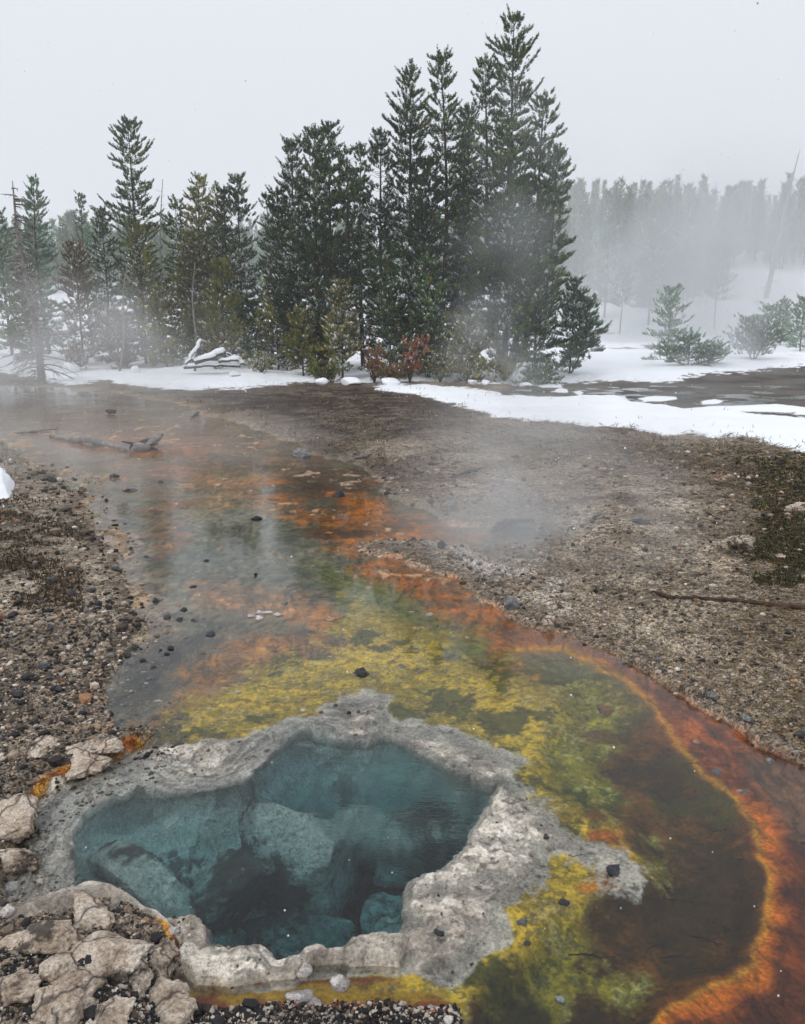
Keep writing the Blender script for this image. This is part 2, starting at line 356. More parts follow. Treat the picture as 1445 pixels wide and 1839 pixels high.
    c = mixc(c, mixc(K((168,132,26)), K((128,58,18)), sm((py-1782)/26+.8*n2)), sm((chan+6)/12)*(1-sm(z['sin']/8)))
    # pool wall and floor
    w = mixc(K((214,214,204)), K((160,162,154)), sm(.5+fb(X, Y, .3, 4, 151)))
    w = mixc(w, K((40,44,44)), sm((fb(X, Y, .12, 5, 152, .65)-.22)*3)*.8*sm(z['lip']/.2))
    c = mixc(c, w, sm(z['lip']/.04))
    # far stream bed on the right
    c = mixc(c, mixc(K((84,80,74)), K((50,46,42)), sm(.5+n3)), sm((z['strm']+4)/8)*.9)
    far_dark = sdf(px, py, [(1060,600),(1130,578),(1190,585),(1230,606),(1150,618)], 80)
    snow = sm((z['snow']+.6+.8*n2)/1.6)
    snow = snow*(1-sm((far_dark+4)/10)*sm((n3+.45)*2)*sm((70-Y)/10))
    bare = sm((fb(X, Y, 3.0, 4, 160, .6)-.62)*4)*sm((Y-30)/6)
    snow = snow*(1-.8*bare)
    c = mixc(c, K((236,239,244)), snow)
    grav = (1-wet)*(1-smk)*(1-snow)
    return c, snow, np.clip(grav+.25*sm((z['wet']+7)/14)*sm((20-z['wet'])/40), 0, 1), smk*(1-snow)

# ------------------------------------------------------------------ mesh helpers
def new_mesh(name, V, Fc, mat=None, parent=None, smooth=True, attrs=None):
    """V (n,3); Fc (m,k) with one k"""
    me = bpy.data.meshes.new(name)
    V = np.ascontiguousarray(V, np.float32); Fc = np.ascontiguousarray(Fc, np.int32)
    me.vertices.add(len(V)); me.vertices.foreach_set('co', V.ravel())
    k = Fc.shape[1]
    me.loops.add(Fc.size); me.loops.foreach_set('vertex_index', Fc.ravel())
    me.polygons.add(len(Fc)); me.polygons.foreach_set('loop_start', np.arange(0, Fc.size, k, dtype=np.int32))
    me.polygons.foreach_set('use_smooth', np.full(len(Fc), smooth, bool))
    me.update(calc_edges=True)
    if attrs:
        for an, (ty, data) in attrs.items():
            at_ = me.attributes.new(an, ty, 'POINT')
            if ty == 'FLOAT': at_.data.foreach_set('value', np.ascontiguousarray(data, np.float32))
            else:
                d4 = np.ones((len(V), 4), np.float32); d4[:, :3] = data
                at_.data.foreach_set('color', d4.ravel())
    ob = bpy.data.objects.new(name, me); COL.objects.link(ob)
    if mat: me.materials.append(mat)
    if parent: ob.parent = parent
    return ob
def tag(o, label=None, cat=None, group=None, kind=None):
    if label: o['label'] = label
    if cat: o['category'] = cat
    if group: o['group'] = group
    if kind: o['kind'] = kind
    return o
def empty(name, loc, rz=0):
    o = bpy.data.objects.new(name, None); COL.objects.link(o); o.location = loc; o.rotation_euler = (0, 0, rz); o.empty_display_size = .2
    return o
def tubes(paths, sides=6):
    """paths: list of (pts (n,3), radii (n,)); returns V, F quads"""
    Vs = []; Fs = []; off = 0
    a = np.linspace(0, 2*np.pi, sides, endpoint=False)
    for pts, rad in paths:
        pts = np.asarray(pts, float); n = len(pts); rad = np.asarray(rad, float)
        T = np.gradient(pts, axis=0); T /= np.linalg.norm(T, axis=1)[:, None]+1e-9
        ref = np.array([0.31, 0.2, 0.93]) if abs(T[:, 2].mean()) < .8 else np.array([1, .1, 0.])
        U = np.cross(T, ref); U /= np.linalg.norm(U, axis=1)[:, None]+1e-9; Wv = np.cross(T, U)
        ring = pts[:, None]+rad[:, None, None]*(U[:, None]*np.cos(a)[None, :, None]+Wv[:, None]*np.sin(a)[None, :, None])
        Vs.append(ring.reshape(-1, 3))
        i = np.arange(n-1)[:, None]*sides; j = np.arange(sides)[None]; j2 = (j+1) % sides
        f = np.stack([i+j, i+j2, i+sides+j2, i+sides+j], -1).reshape(-1, 4)+off
        Fs.append(f); off += n*sides
        for e_, rot in ((0, 1), (n-1, 0)):      # end caps as small quads fans
            o_ = off-n*sides+e_*sides
            for k in range(1, sides-1, 2):
                Fs.append(np.array([[o_, o_+k, o_+k+1, o_+min(k+2, sides-1)]]) if k+2 < sides else np.array([[o_, o_+k, o_+k+1, o_+k+1]])[:0])
    return np.concatenate(Vs), np.concatenate(Fs)

# ------------------------------------------------------------------ materials
class NB:
    def __init__(s, name):
        s.m = bpy.data.materials.new(name); s.m.use_nodes = True; s.t = s.m.node_tree; s.t.nodes.clear()
        s.out = s.n('ShaderNodeOutputMaterial')
    def n(s, ty, **kw):
        x = s.t.nodes.new(ty)
        for k, v in kw.items(): setattr(x, k, v)
        return x
    def set(s, sock, v):
        if isinstance(v, bpy.types.NodeSocket): s.t.links.new(v, sock)
        elif isinstance(v, (tuple, list)) and len(v) == 3 and sock.type == 'RGBA': sock.default_value = (*v, 1)
        else: sock.default_value = v
    def noise(s, vec, scale, detail=4, rough=.55, dist=0):
        x = s.n('ShaderNodeTexNoise'); s.set(x.inputs['Vector'], vec); x.inputs['Scale'].default_value = scale
        x.inputs['Detail'].default_value = detail; x.inputs['Roughness'].default_value = rough; x.inputs['Distortion'].default_value = dist
        return x.outputs['Fac']
    def voro(s, vec, scale, out='Color', feat='F1'):
        x = s.n('ShaderNodeTexVoronoi', feature=feat); s.set(x.inputs['Vector'], vec); x.inputs['Scale'].default_value = scale
        return x.outputs[out]
    def math(s, op, a, b=0.0, clamp=False):
        x = s.n('ShaderNodeMath', operation=op, use_clamp=clamp); s.set(x.inputs[0], a); s.set(x.inputs[1], b); return x.outputs[0]
    def mix(s, f, a, b, mode='MIX'):
        x = s.n('ShaderNodeMixRGB', blend_type=mode); s.set(x.inputs[0], f); s.set(x.inputs[1], a); s.set(x.inputs[2], b); return x.outputs[0]
    def ramp(s, f, stops):
        x = s.n('ShaderNodeValToRGB'); r = x.color_ramp
        while len(r.elements) > 1: r.elements.remove(r.elements[0])
        r.elements[0].position = stops[0][0]; r.elements[0].color = (*stops[0][1], 1)
        for p, c in stops[1:]: r.elements.new(p).color = (*c, 1)
        s.set(x.inputs[0], f); return x.outputs[0]
    def rmap(s, v, a, b, c=0.0, d=1.0):
        x = s.n('ShaderNodeMapRange'); s.set(x.inputs[0], v); x.inputs[1].default_value = a; x.inputs[2].default_value = b
        s.set(x.inputs[3], c); s.set(x.inputs[4], d); return x.outputs[0]
    def bump(s, h, dist, strength=1.0, nrm=None):
        x = s.n('ShaderNodeBump'); s.set(x.inputs['Height'], h); s.set(x.inputs['Distance'], dist); s.set(x.inputs['Strength'], strength)
        if nrm is not None: s.set(x.inputs['Normal'], nrm)
        return x.outputs[0]
    def attr(s, name, out='Fac'):
        x = s.n('ShaderNodeAttribute', attribute_name=name); return x.outputs[out]
    def pos(s): return s.n('ShaderNodeNewGeometry').outputs['Position']
    def obj(s): return s.n('ShaderNodeTexCoord').outputs['Object']
    def bsdf(s, col, rough=.8, normal=None, spec=.3, **kw):
        x = s.n('ShaderNodeBsdfPrincipled'); s.set(x.inputs['Base Color'], col); s.set(x.inputs['Roughness'], rough)
        s.set(x.inputs['Specular IOR Level'], spec)
        if normal is not None: s.set(x.inputs['Normal'], normal)
        for k, v in kw.items(): s.set(x.inputs[k], v)
        s.t.links.new(x.outputs[0], s.out.inputs[0]); return x

def mat_ground():
    b = NB('ground'); P = b.pos(); col = b.attr('Col', 'Color'); gv = b.attr('Gravel'); sn = b.attr('Snow'); si = b.attr('Sinter')
    # grains: cells of a few millimetres with their own tone
    cell = b.voro(P, 150.0); cellb = b.voro(P, 48.0)
    bw = b.n('ShaderNodeRGBToBW'); b.set(bw.inputs[0], cell); bw2 = b.n('ShaderNodeRGBToBW'); b.set(bw2.inputs[0], cellb)
    tone = b.rmap(b.math('ADD', b.math('MULTIPLY', bw.outputs[0], .6), b.math('MULTIPLY', bw2.outputs[0], .4)), .28, .75, .30, 1.85)
    tinted = b.mix(1.0, col, b.ramp(bw2.outputs[0], [(0.0, (.8,.78,.8)), (.5, (1,1,1)), (1, (1.12,1.0,.9))]), 'MULTIPLY')
    g = b.n('ShaderNodeVectorMath', operation='SCALE'); b.set(g.inputs[0], tinted); b.set(g.inputs['Scale'], tone)
    c = b.mix(gv, col, g.outputs[0])
    # fine mottling of the mats and crust
    fn = b.noise(P, 90, 6, .7); fn2 = b.noise(P, 14, 6, .65)
    mott = b.rmap(b.math('ADD', b.math('MULTIPLY', fn, .6), b.math('MULTIPLY', fn2, .4)), .38, .62, .45, 1.55)
    g2 = b.n('ShaderNodeVectorMath', operation='SCALE'); b.set(g2.inputs[0], c); b.set(g2.inputs['Scale'], mott)
    inv = b.math('SUBTRACT', 1.0, sn)
    c = b.mix(inv, c, g2.outputs[0])
    # dark pits and specks in the crust
    sp = b.rmap(b.noise(P, 210, 3, .6), .64, .70)
    c = b.mix(b.math('MULTIPLY', b.math('MULTIPLY', sp, si), .8), c, (.05, .045, .04))
    hd = b.voro(P, 150.0, 'Distance'); hd2 = b.voro(P, 48.0, 'Distance')
    hg = b.math('MULTIPLY', b.math('ADD', b.math('MULTIPLY', hd, -.35), b.math('MULTIPLY', hd2, -1.0)), gv)
    hs = b.math('MULTIPLY', b.noise(P, 60, 8, .7), b.math('ADD', b.math('MULTIPLY', si, .9), .25))
    h = b.math('ADD', hg, hs)
    h = b.math('MULTIPLY', h, inv)
    snb = b.math('MULTIPLY', b.noise(P, 5, 7, .65), b.math('MULTIPLY', sn, 3.0))
    nrm = b.bump(b.math('ADD', h, snb), .012, .9)
    rough = b.rmap(sn, 0, 1, .78, .6)
    b.bsdf(c, rough, nrm, spec=.25)
    return b.m
def mat_rock(name, stops, scale=3.0, pits=.5, rough=.85, spec=.25, bump=.02, top=None, lich=None, cracks=False):
    b = NB(name); P = b.pos()
    n = b.noise(P, scale*2.2, 8, .65, .3)
    c = b.ramp(n, stops)
    f = b.noise(P, scale*22, 5, .7)
    g = b.n('ShaderNodeVectorMath', operation='SCALE'); b.set(g.inputs[0], c); b.set(g.inputs['Scale'], b.rmap(f, .35, .65, .55, 1.35))
    c = g.outputs[0]
    pit = b.rmap(b.noise(P, scale*34, 3, .6), .60, .67)
    c = b.mix(b.math('MULTIPLY', pit, pits), c, (.035, .03, .028))
    if lich is not None:                        # dark crust growing in patches
        lf = b.rmap(b.math('ADD', b.noise(P, scale*1.3, 5, .65), b.math('MULTIPLY', b.noise(P, scale*14, 4, .7), .22)), lich+.06, lich+.13)
        c = b.mix(b.math('MULTIPLY', lf, .85), c, (.035, .032, .030))
    ck = None
    if cracks:
        wv = b.n('ShaderNodeVectorMath', operation='ADD'); nn = b.n('ShaderNodeTexNoise'); b.set(nn.inputs['Vector'], P); nn.inputs['Scale'].default_value = 12
        sc_ = b.n('ShaderNodeVectorMath', operation='SCALE'); b.set(sc_.inputs[0], nn.outputs['Color']); sc_.inputs['Scale'].default_value = .09
        b.set(wv.inputs[0], P); b.set(wv.inputs[1], sc_.outputs[0])
        vd = b.voro(wv.outputs[0], 6.5, 'Distance', 'DISTANCE_TO_EDGE')
        ck = b.rmap(vd, .0, .035, 1.0, 0.0)
        c = b.mix(b.math('MULTIPLY', ck, .8), c, (.06, .05, .045))
    if top is not None:
        nz = b.n('ShaderNodeSeparateXYZ'); b.set(nz.inputs[0], b.n('ShaderNodeNewGeometry').outputs['Normal'])
        t = b.rmap(b.math('ADD', nz.outputs[2], b.math('MULTIPLY', b.noise(P, scale*6, 4, .6), .8)), top, top+.18)
        c = b.mix(t, c, (.78, .80, .83))
    h = b.math('ADD', b.noise(P, scale*8, 8, .7), b.math('MULTIPLY', b.noise(P, scale*30, 4, .7), .35))
    if ck is not None: h = b.math('SUBTRACT', h, b.math('MULTIPLY', ck, .5))
    b.bsdf(c, rough, b.bump(h, bump, 1.0), spec=spec); return b.m
M = {}
M['ground'] = mat_ground()
L3 = lambda c: tuple(lin(c))
M['cream'] = mat_rock('sinter_rock', [(.28, L3((110,94,82))), (.42, L3((186,166,146))), (.55, L3((218,202,184))), (.72, L3((234,224,210)))], 4.5, .7, lich=.60, cracks=True)
M['white'] = mat_rock('white_sinter', [(.3, L3((150,140,135))), (.5, L3((212,204,200))), (.7, L3((232,226,222)))], 9, .5, bump=.008)
M['grey'] = mat_rock('grey_rock', [(.3, L3((70,72,74))), (.5, L3((118,120,122))), (.7, L3((165,166,166)))], 8, .4, bump=.01)
M['dark'] = mat_rock('dark_rock', [(.3, L3((26,27,30))), (.5, L3((46,48,54))), (.7, L3((78,78,82)))], 10, .2, .5, .5, bump=.008)
M['snowtop'] = mat_rock('snowy_rock', [(.3, L3((50,48,46))), (.5, L3((90,86,80))), (.7, L3((120,116,110)))], 3, .2, top=.95)
M['sunk'] = mat_rock('sunken_rock', [(.3, L3((70,72,68))), (.46, L3((176,178,168))), (.7, L3((226,228,216)))], 2.2, .75, bump=.035, lich=.55)
M['rusty'] = mat_rock('rusty_rock', [(.3, L3((90,50,24))), (.5, L3((160,104,50))), (.7, L3((196,160,110)))], 8, .3, bump=.008)
M['wood'] = mat_rock('grey_wood', [(.3, L3((80,76,74))), (.5, L3((124,118,114))), (.7, L3((160,155,150)))], 4, .3, bump=.008)
M['char'] = mat_rock('dark_wood', [(.3, L3((20,16,15))), (.5, L3((44,34,30))), (.7, L3((80,66,58)))], 6, .3, bump=.01)
M['stick'] = mat_rock('stick_wood', [(.3, L3((40,28,24))), (.5, L3((70,50,42))), (.7, L3((100,78,66)))], 10, .3, bump=.003)
M['bark'] = mat_rock('pine_bark', [(.3, L3((30,27,26))), (.5, L3((58,52,50))), (.7, L3((96,90,88)))], 2.0, .3, bump=.02)
def mat_snow():
    b = NB('snow'); P = b.pos()
    b.bsdf((.86,.88,.91), .6, b.bump(b.noise(P, 14, 5, .6), .03, .6), spec=.2); return b.m
M['snow'] = mat_snow()
def mat_needles():
    b = NB('needles'); col = b.attr('Col', 'Color')
    b.bsdf(col, .65, spec=.2); return b.m
M['needles'] = mat_needles()
def mat_attr(name, rough=.8):
    b = NB(name); b.bsdf(b.attr('Col', 'Color'), rough, spec=.25); return b.m
M['tinted'] = mat_attr('tinted_straw')
def mat_pebble():
    b = NB('pebble'); col = b.attr('Col', 'Color'); P = b.pos()
    g = b.n('ShaderNodeVectorMath', operation='SCALE'); b.set(g.inputs[0], col); b.set(g.inputs['Scale'], b.rmap(b.noise(P, 160, 4, .7), .35, .65, .6, 1.35))
    b.bsdf(g.outputs[0], .7, b.bump(b.noise(P, 200, 4, .7), .003, .8), spec=.35); return b.m
M['pebble'] = mat_pebble()
def mat_water():
    b = NB('water'); P = b.pos()
    mp = b.n('ShaderNodeMapping'); b.set(mp.inputs['Vector'], P); mp.inputs['Scale'].default_value = (1, 2.2, 1)
    n1 = b.noise(mp.outputs[0], 11, 3, .5, .6); n2 = b.noise(mp.outputs[0], 38, 2, .5, .8)
    patch = b.rmap(b.noise(P, 1.1, 2, .5), .40, .62, .12, 1.0)
    bub = b.n('ShaderNodeVectorMath', operation='DISTANCE'); b.set(bub.inputs[0], P)
    bx, by = at(740, 1440, 0); bub.inputs[1].default_value = (float(bx), float(by), 0)
    sy = b.n('ShaderNodeSeparateXYZ'); b.set(sy.inputs[0], P)
    boil = b.math('ADD', b.rmap(bub.outputs['Value'], .06, .42, 7.0, 0.0), b.rmap(sy.outputs[1], 2.8, 5.5, .28, .42))
    lp = b.n('ShaderNodeVectorMath', operation='DISTANCE'); b.set(lp.inputs[0], P)
    hx, hy = at(830, 1495, 0); lp.inputs[1].default_value = (float(hx), float(hy), 0)
    ring = b.math('SINE', b.math('MULTIPLY', lp.outputs['Value'], 240.0))
    ring = b.math('MULTIPLY', ring, b.rmap(lp.outputs['Value'], .0, .26, .16, .0))
    h = b.math('ADD', b.math('MULTIPLY', n1, 1.0), b.math('MULTIPLY', n2, .34))
    h = b.math('MULTIPLY', h, b.math('MULTIPLY', patch, boil))
    h = b.math('ADD', h, ring)
    nrm = b.bump(h, .0042, 1.0)
    g = b.n('ShaderNodeBsdfGlass'); g.inputs['IOR'].default_value = 1.33; g.inputs['Roughness'].default_value = 0.0
    b.set(g.inputs['Normal'], nrm); b.t.links.new(g.outputs[0], b.out.inputs[0])
    va = b.n('ShaderNodeVolumeAbsorption'); va.inputs['Color'].default_value = (.02, .66, .76, 1); va.inputs['Density'].default_value = 1.7
    b.t.links.new(va.outputs[0], b.out.inputs['Volume'])
    return b.m
M['water'] = mat_water()

# ------------------------------------------------------------------ ground sheet
def build_ground():
    pyr = np.concatenate([np.linspace(1935, 1180, 600), np.linspace(1179, 762, 300), np.linspace(761, 642, 240)])
    _, yr = at(np.zeros_like(pyr), pyr)
    yr = np.concatenate([np.array([-60, -25, -10, -4, -1.5, -.2, .4, .8, 1.1]), yr[yr > 1.2], 59*np.geomspace(1.02, 12, 130)])
    u = np.concatenate([-np.geomspace(9, 1.12, 26), np.linspace(-1.08, 1.08, 860), np.geomspace(1.12, 9, 26)])
    U, Y = np.meshgrid(u, yr)
    X = U*(0.5*(np.maximum(Y, .8)*cp+CH*spt))
    X = np.where(Y < .8, U*(1.0+np.abs(np.minimum(Y, .8)-.8)*.4), X)
    sh = X.shape; X = X.ravel(); Y = Y.ravel()
    z = zones(X, Y); Z = height(X, Y, z); c, s, g, si = colour(X, Y, z)
    near_ = (np.abs(z['lip']) < .5)
    xx, yy_ = X[near_], Y[near_]
    def lf(a, b): return sdf(a+fb(a, b, 0.13, 3, 21, .62)*0.026, b+fb(a, b, 0.13, 3, 22, .62)*0.026, LIPW, 1.5)
    g0 = lf(xx, yy_); gxx = (lf(xx+.02, yy_)-g0)/.02; gyy = (lf(xx, yy_+.02)-g0)/.02
    gl = np.sqrt(gxx**2+gyy**2)+.3; Ln = z['lip'][near_]
    und = .13*sm((Ln-.004)/.03)*(1-sm((Ln-.03)/.22))*(.6+.6*(.5+.5*fb(xx, yy_, .3, 2, 29)))
    X = X.copy(); Y = Y.copy(); X[near_] = xx-gxx/gl*und; Y[near_] = yy_-gyy/gl*und
    n, m = sh
    i = np.arange(n-1)[:, None]*m+np.arange(m-1)[None]
    Fc = np.stack([i, i+1, i+m+1, i+m], -1).reshape(-1, 4)
    o = new_mesh('ground', np.stack([X, Y, Z], 1), Fc, M['ground'], None, True,
                 {'Col': ('FLOAT_COLOR', c), 'Snow': ('FLOAT', s), 'Gravel': ('FLOAT', g), 'Sinter': ('FLOAT', si)})
    tag(o, 'ground of gravel, coloured microbial mats, pale crust and snow', 'ground', kind='structure')
build_ground()

# water: one closed body whose top is the flat surface at z = 0
def build_water():
    bm = bmesh.new(); bmesh.ops.create_cube(bm, size=1)
    x0, x1, y0, y1, z0, z1 = -26, 28, .3, 27.5, -2.6, 0.0
    for v in bm.verts: v.co = (x0+(v.co.x+.5)*(x1-x0), y0+(v.co.y+.5)*(y1-y0), z0+(v.co.z+.5)*(z1-z0))
    me = bpy.data.meshes.new('water'); bm.to_mesh(me); bm.free(); me.materials.append(M['water'])
    o = bpy.data.objects.new('water', me); COL.objects.link(o)
    tag(o, 'clear teal hot spring water and its shallow runoff', 'water', kind='structure')
build_water()

def hz(x, y): return float(height(np.array([float(x)]), np.array([float(y)]))[0])
def ground_pt(px, py, it=4):
    z = 0.0
    for _ in range(it):
        x, y = at(px, py, z); z = hz(x, y)
        z = min(z, 1.2)
    return float(x), float(y), hz(float(x), float(y))

# ------------------------------------------------------------------ rocks
_ico = {}
def ico(sub):
    if sub not in _ico:
        bm = bmesh.new(); bmesh.ops.create_icosphere(bm, subdivisions=sub, radius=1)
        V = np.array([v.co[:] for v in bm.verts]); Fc = np.array([[v.index for v in f.verts] for f in bm.faces]); bm.free(); _ico[sub] = (V, Fc)
    return _ico[sub]
def rock_mesh(seed, sub=4, ang=.35, rough=.25, cuts=7):
    V, Fc = ico(sub); V = V.copy(); r = np.random.default_rng(seed)
    for k in range(cuts):                       # planar facets
        n = r.normal(size=3); n /= np.linalg.norm(n); d = r.uniform(.50, .85)
        t = V@n; V = V-np.maximum(t-d, 0)[:, None]*n*.98
    V = V*(1+fb3(V+seed*3.1, .9, 3, seed)[:, None]*ang)
    V = V*(1+fb3(V+seed*5.1, .28, 4, seed+3, .6)[:, None]*rough*.45)
    return V, Fc
def rock(name, loc, size, seed, mat, label, cat='rock', group=None, rot=None, tilt=(0, 0), sink=.25, sub=4, rough=.25, ang=.3, cuts=7):
    V, Fc = rock_mesh(seed, sub, ang, rough, cuts)
    o = new_mesh(name, V*np.array(size), Fc, mat, None, True)
    o.location = (loc[0], loc[1], loc[2]+size[2]*(1-2*sink))
    o.rotation_euler = (tilt[0], tilt[1], rot if rot is not None else seed*1.7)
    tag(o, label, cat, group); return o
def rock_px(name, px, py, wpx, hpx, seed, mat, label, cat='rock', group=None, dep=1.0, **kw):
    """base at (px,py), width and height in photo pixels"""
    x, y, z = ground_pt(px, py); s = math.hypot(y, CH)/F
    w = wpx*s/2; h = hpx*s/2
    return rock(name, (x, y, z), (w, w*dep, h), seed, mat, label, cat, group, **kw)

# boulders of pale crust at the lower left
BOULD = [
 (195,1722,150,66,11,'widest cracked cream boulder at the lower left', .62),
 (283,1706,96,60,12,'cream boulder with a white crusted right edge beside the pool', .8),
 (70,1690,120,54,13,'grey brown boulder on the near left rim of the pool', .6),
 (28,1478,110,60,14,'pinkish boulder at the left edge above the yellow ribbon', .7),
 (30,1560,100,70,15,'pitted cream boulder at the left edge beside the grey tiers', .8),
 (300,1822,120,56,16,'pale cream boulder at the bottom edge beside the orange channel', .7),
 (120,1812,110,60,17,'knobbly whitish boulder at the bottom left corner', .7),
 (155,1385,100,34,18,'tan boulder behind the thin orange ribbon of the rim', .7),
 (106,1748,60,36,25,'small tan boulder wedged left of the widest cream boulder', .8),
 (235,1768,84,40,26,'tan boulder just below the widest cream boulder', .7),
 (205,1830,90,40,27,'cream boulder at the bottom between the knobbly one and the pale one', .7),
 (30,1780,90,50,28,'dark stained boulder at the left edge near the bottom', .7),
 (160,1650,110,34,29,'low grey boulder on the near rim above the widest cream one', .5),
 (70,1345,60,30,19,'pale stone half buried in the left gravel', 1),
 (185,1345,60,30,20,'brown stone half buried above the thin orange ribbon', 1)]
for (px, py, w, h, sd, lb, dp) in BOULD:
    rock_px('sinter_boulder', px, py, w*1.15, h*.95, sd, M['cream'], lb, 'boulder', 'crusted boulders beside the pool', dep=dp, sub=5, rough=.42, ang=.22, sink=.36, cuts=10)
# the white knobs in the near channel
for (px, py, w, h, sd, lb) in [(545,1762,26,30,31,'white knob leaning on the rim at the yellow channel'), (535,1800,44,24,32,'larger white knob in the middle of the orange channel'),
      (562,1812,26,18,33,'white knob at the bottom of the orange channel'), (610,1775,32,24,34,'white crusted knob on the orange margin, right of the others'),
      (778,1824,28,20,35,'white and grey stone near the bottom centre'), (806,1832,16,14,36,'small white stone at the bottom edge right of centre'), (792,1772,14,12,37,'pale chip on the dark notch of the rim'),
      (312,1672,20,12,38,'white frost crust on the near rim beside the boulder'), (24,1600,32,20,39,'white crust knob on the left rim'), (12,1640,22,20,40,'white crust knob at the left edge below another')]:
    rock_px('crust_stone', px, py, w, h, sd, M['white'], lb, 'stone', 'white crust knobs round the rim', sub=3, rough=.5, sink=.3)

STONES = [ # px,py,w,h,mat,label
 (1318,990,70,34,'cream','large cream stone lying on the right gravel bank'), (1436,922,50,22,'cream','flat pinkish stone at the right edge of the bank'),
 (1398,1003,24,10,'cream','small pale stone right of the large cream stone'), (1278,994,10,8,'cream','tan pebble touching the large cream stone'),
 (540,824,34,20,'grey','pointed grey stone where the runoff meets the bank'), (608,894,30,14,'dark','dark lump in the orange upper channel'),
 (810,914,26,16,'grey','white flecked stone right of the bright orange channel'), (792,984,26,14,'dark','brown stone on the gravel spit'),
 (810,1004,28,18,'cream','tan stone on the gravel spit beside the brown one'), (918,1094,32,26,'grey','pale stone at the foot of the steam column'),
 (988,1122,36,22,'cream','pale stone beside the orange margin below the steam'), (1150,940,36,10,'dark','flat dark stone in the middle of the right bank'),
 (1288,1394,30,14,'grey','snow dusted stone standing on the inner edge of the orange belt'), (1102,1566,38,14,'dark','black oval stone on the pale tongue of crust'),
 (1012,1630,22,10,'dark','black stone on the yellow mat right of the pool'), (936,1661,20,11,'grey','grey stone on the crust beside the yellow mat'),
 (789,1678,18,11,'dark','black cube like stone on the near crust'), (826,1678,20,14,'cream','pinkish pebble beside the black stone on the crust'),
 (980,1505,16,7,'dark','black pebble on the pale crust right of the pool'), (944,1716,18,9,'dark','sunken black stone on the near yellow mat'),
 (648,1216,36,18,'dark','black lump on the yellow mat above the pool'), (722,1200,22,9,'grey','pale flat stone on the yellow mat right of the black lump'),
 (602,1272,14,8,'dark','small dark stone behind the pool lip'), (543,1282,18,12,'white','white chip at the far crust edge'),
 (376,1278,12,8,'white','white chip on the olive mat'), (426,1250,14,10,'white','white pebble upright on the olive mat'),
 (370,1014,20,10,'dark','small dark cone in the shallow stream'), (417,1041,30,9,'grey','flat grey stone in the shallow stream'),
 (512,1090,18,11,'grey','black and white pebble in midstream'), (558,1138,18,8,'grey','white pebble below the crooked crust in midstream'),
 (537,1163,14,6,'grey','small pebble at the orange patch in midstream'), (233,1196,26,12,'grey','speckled stone at the left water edge'),
 (275,1206,18,12,'dark','black stone at the left water edge'), (270,1222,22,9,'grey','grey stone under the black one at the left water edge'),
 (233,884,36,10,'grey','low grey stone heap in the upper left stream'), (198,742,22,10,'dark','dark stone in the misty upper stream'),
 (1275,1252,24,12,'grey','dark wet stone on the margin of the right bank'), (1340,1290,24,14,'grey','blue grey stone on the edge of the right bank'),
 (1382,1344,28,12,'grey','pale stone on the dark margin at right'), (1436,1322,26,14,'dark','dark stone at the right edge above the orange belt'),
 (1290,1302,14,8,'cream','little pale stone beside the blue grey one'), (1250,1340,18,6,'cream','tiny pale stone lying on the orange belt'),
 (1120,1188,16,9,'grey','blue grey stone at the bank edge'), (1180,1186,14,9,'grey','grey stone on the bank edge right of another'), (1215,1206,14,10,'white','white stone on the bank edge'),
 (1334,1426,24,5,'cream','flat chip on the bright orange rim of the belt'), (1442,1520,14,8,'dark','dark pebble on the rust coloured margin at the right edge'),
 (1004,1820,22,9,'white','pale slab in the dark corner of the pool'), (1086,1296,46,10,'rusty','pale yellow disc of crust under the shallow water'),
 (270,1010,20,8,'grey','grey stone in the misty left shallows'), (590,962,26,8,'rusty','flat orange tinged stone in the upper channel'),
 (606,1032,14,5,'cream','pale chip in the green water'), (600,920,10,6,'white','white chip in the orange channel'), (770,1108,22,8,'white','white chip floating crust in the tree reflection'),
 (782,1116,12,7,'grey','grey chip beside a white one in the tree reflection'), (738,1106,12,6,'white','small white chip left of the others in the tree reflection')]
for k, (px, py, w, h, mt, lb) in enumerate(STONES):
    rock_px('stone', px, py, w*.92, h*1.2, 60+k, M[mt], lb, 'stone', 'loose stones round the spring', sub=3 if w < 34 else 4, sink=.22, dep=.7, rot=(k*2.4) % 6, rough=.6, ang=.35, cuts=9)
# crooked crust in midstream: a bent ridge of knobs is one lump
def ridge(name, pts, rad, mat, label, cat, seed, sub=3, group=None):
    Vs = []; Fs = []; off = 0
    for k, p in enumerate(pts):
        V, Fc = rock_mesh(seed+k, sub, .3, .35); Vs.append(V*np.array(rad[k])+np.array(p)-np.array(pts[0])); Fs.append(Fc+off); off += len(V)
    o = new_mesh(name, np.concatenate(Vs), np.concatenate(Fs), mat); o.location = pts[0]; return tag(o, label, cat, group)
pp = [ground_pt(a, b) for a, b in ((450,1114),(466,1118),(468,1108),(484,1107),(500,1112))]
ridge('crust_lump', [(x, y, z+.02) for x, y, z in pp], [(.03,.02,.02)]*5, M['white'], 'crooked white crust lump standing in midstream', 'crust', 211)
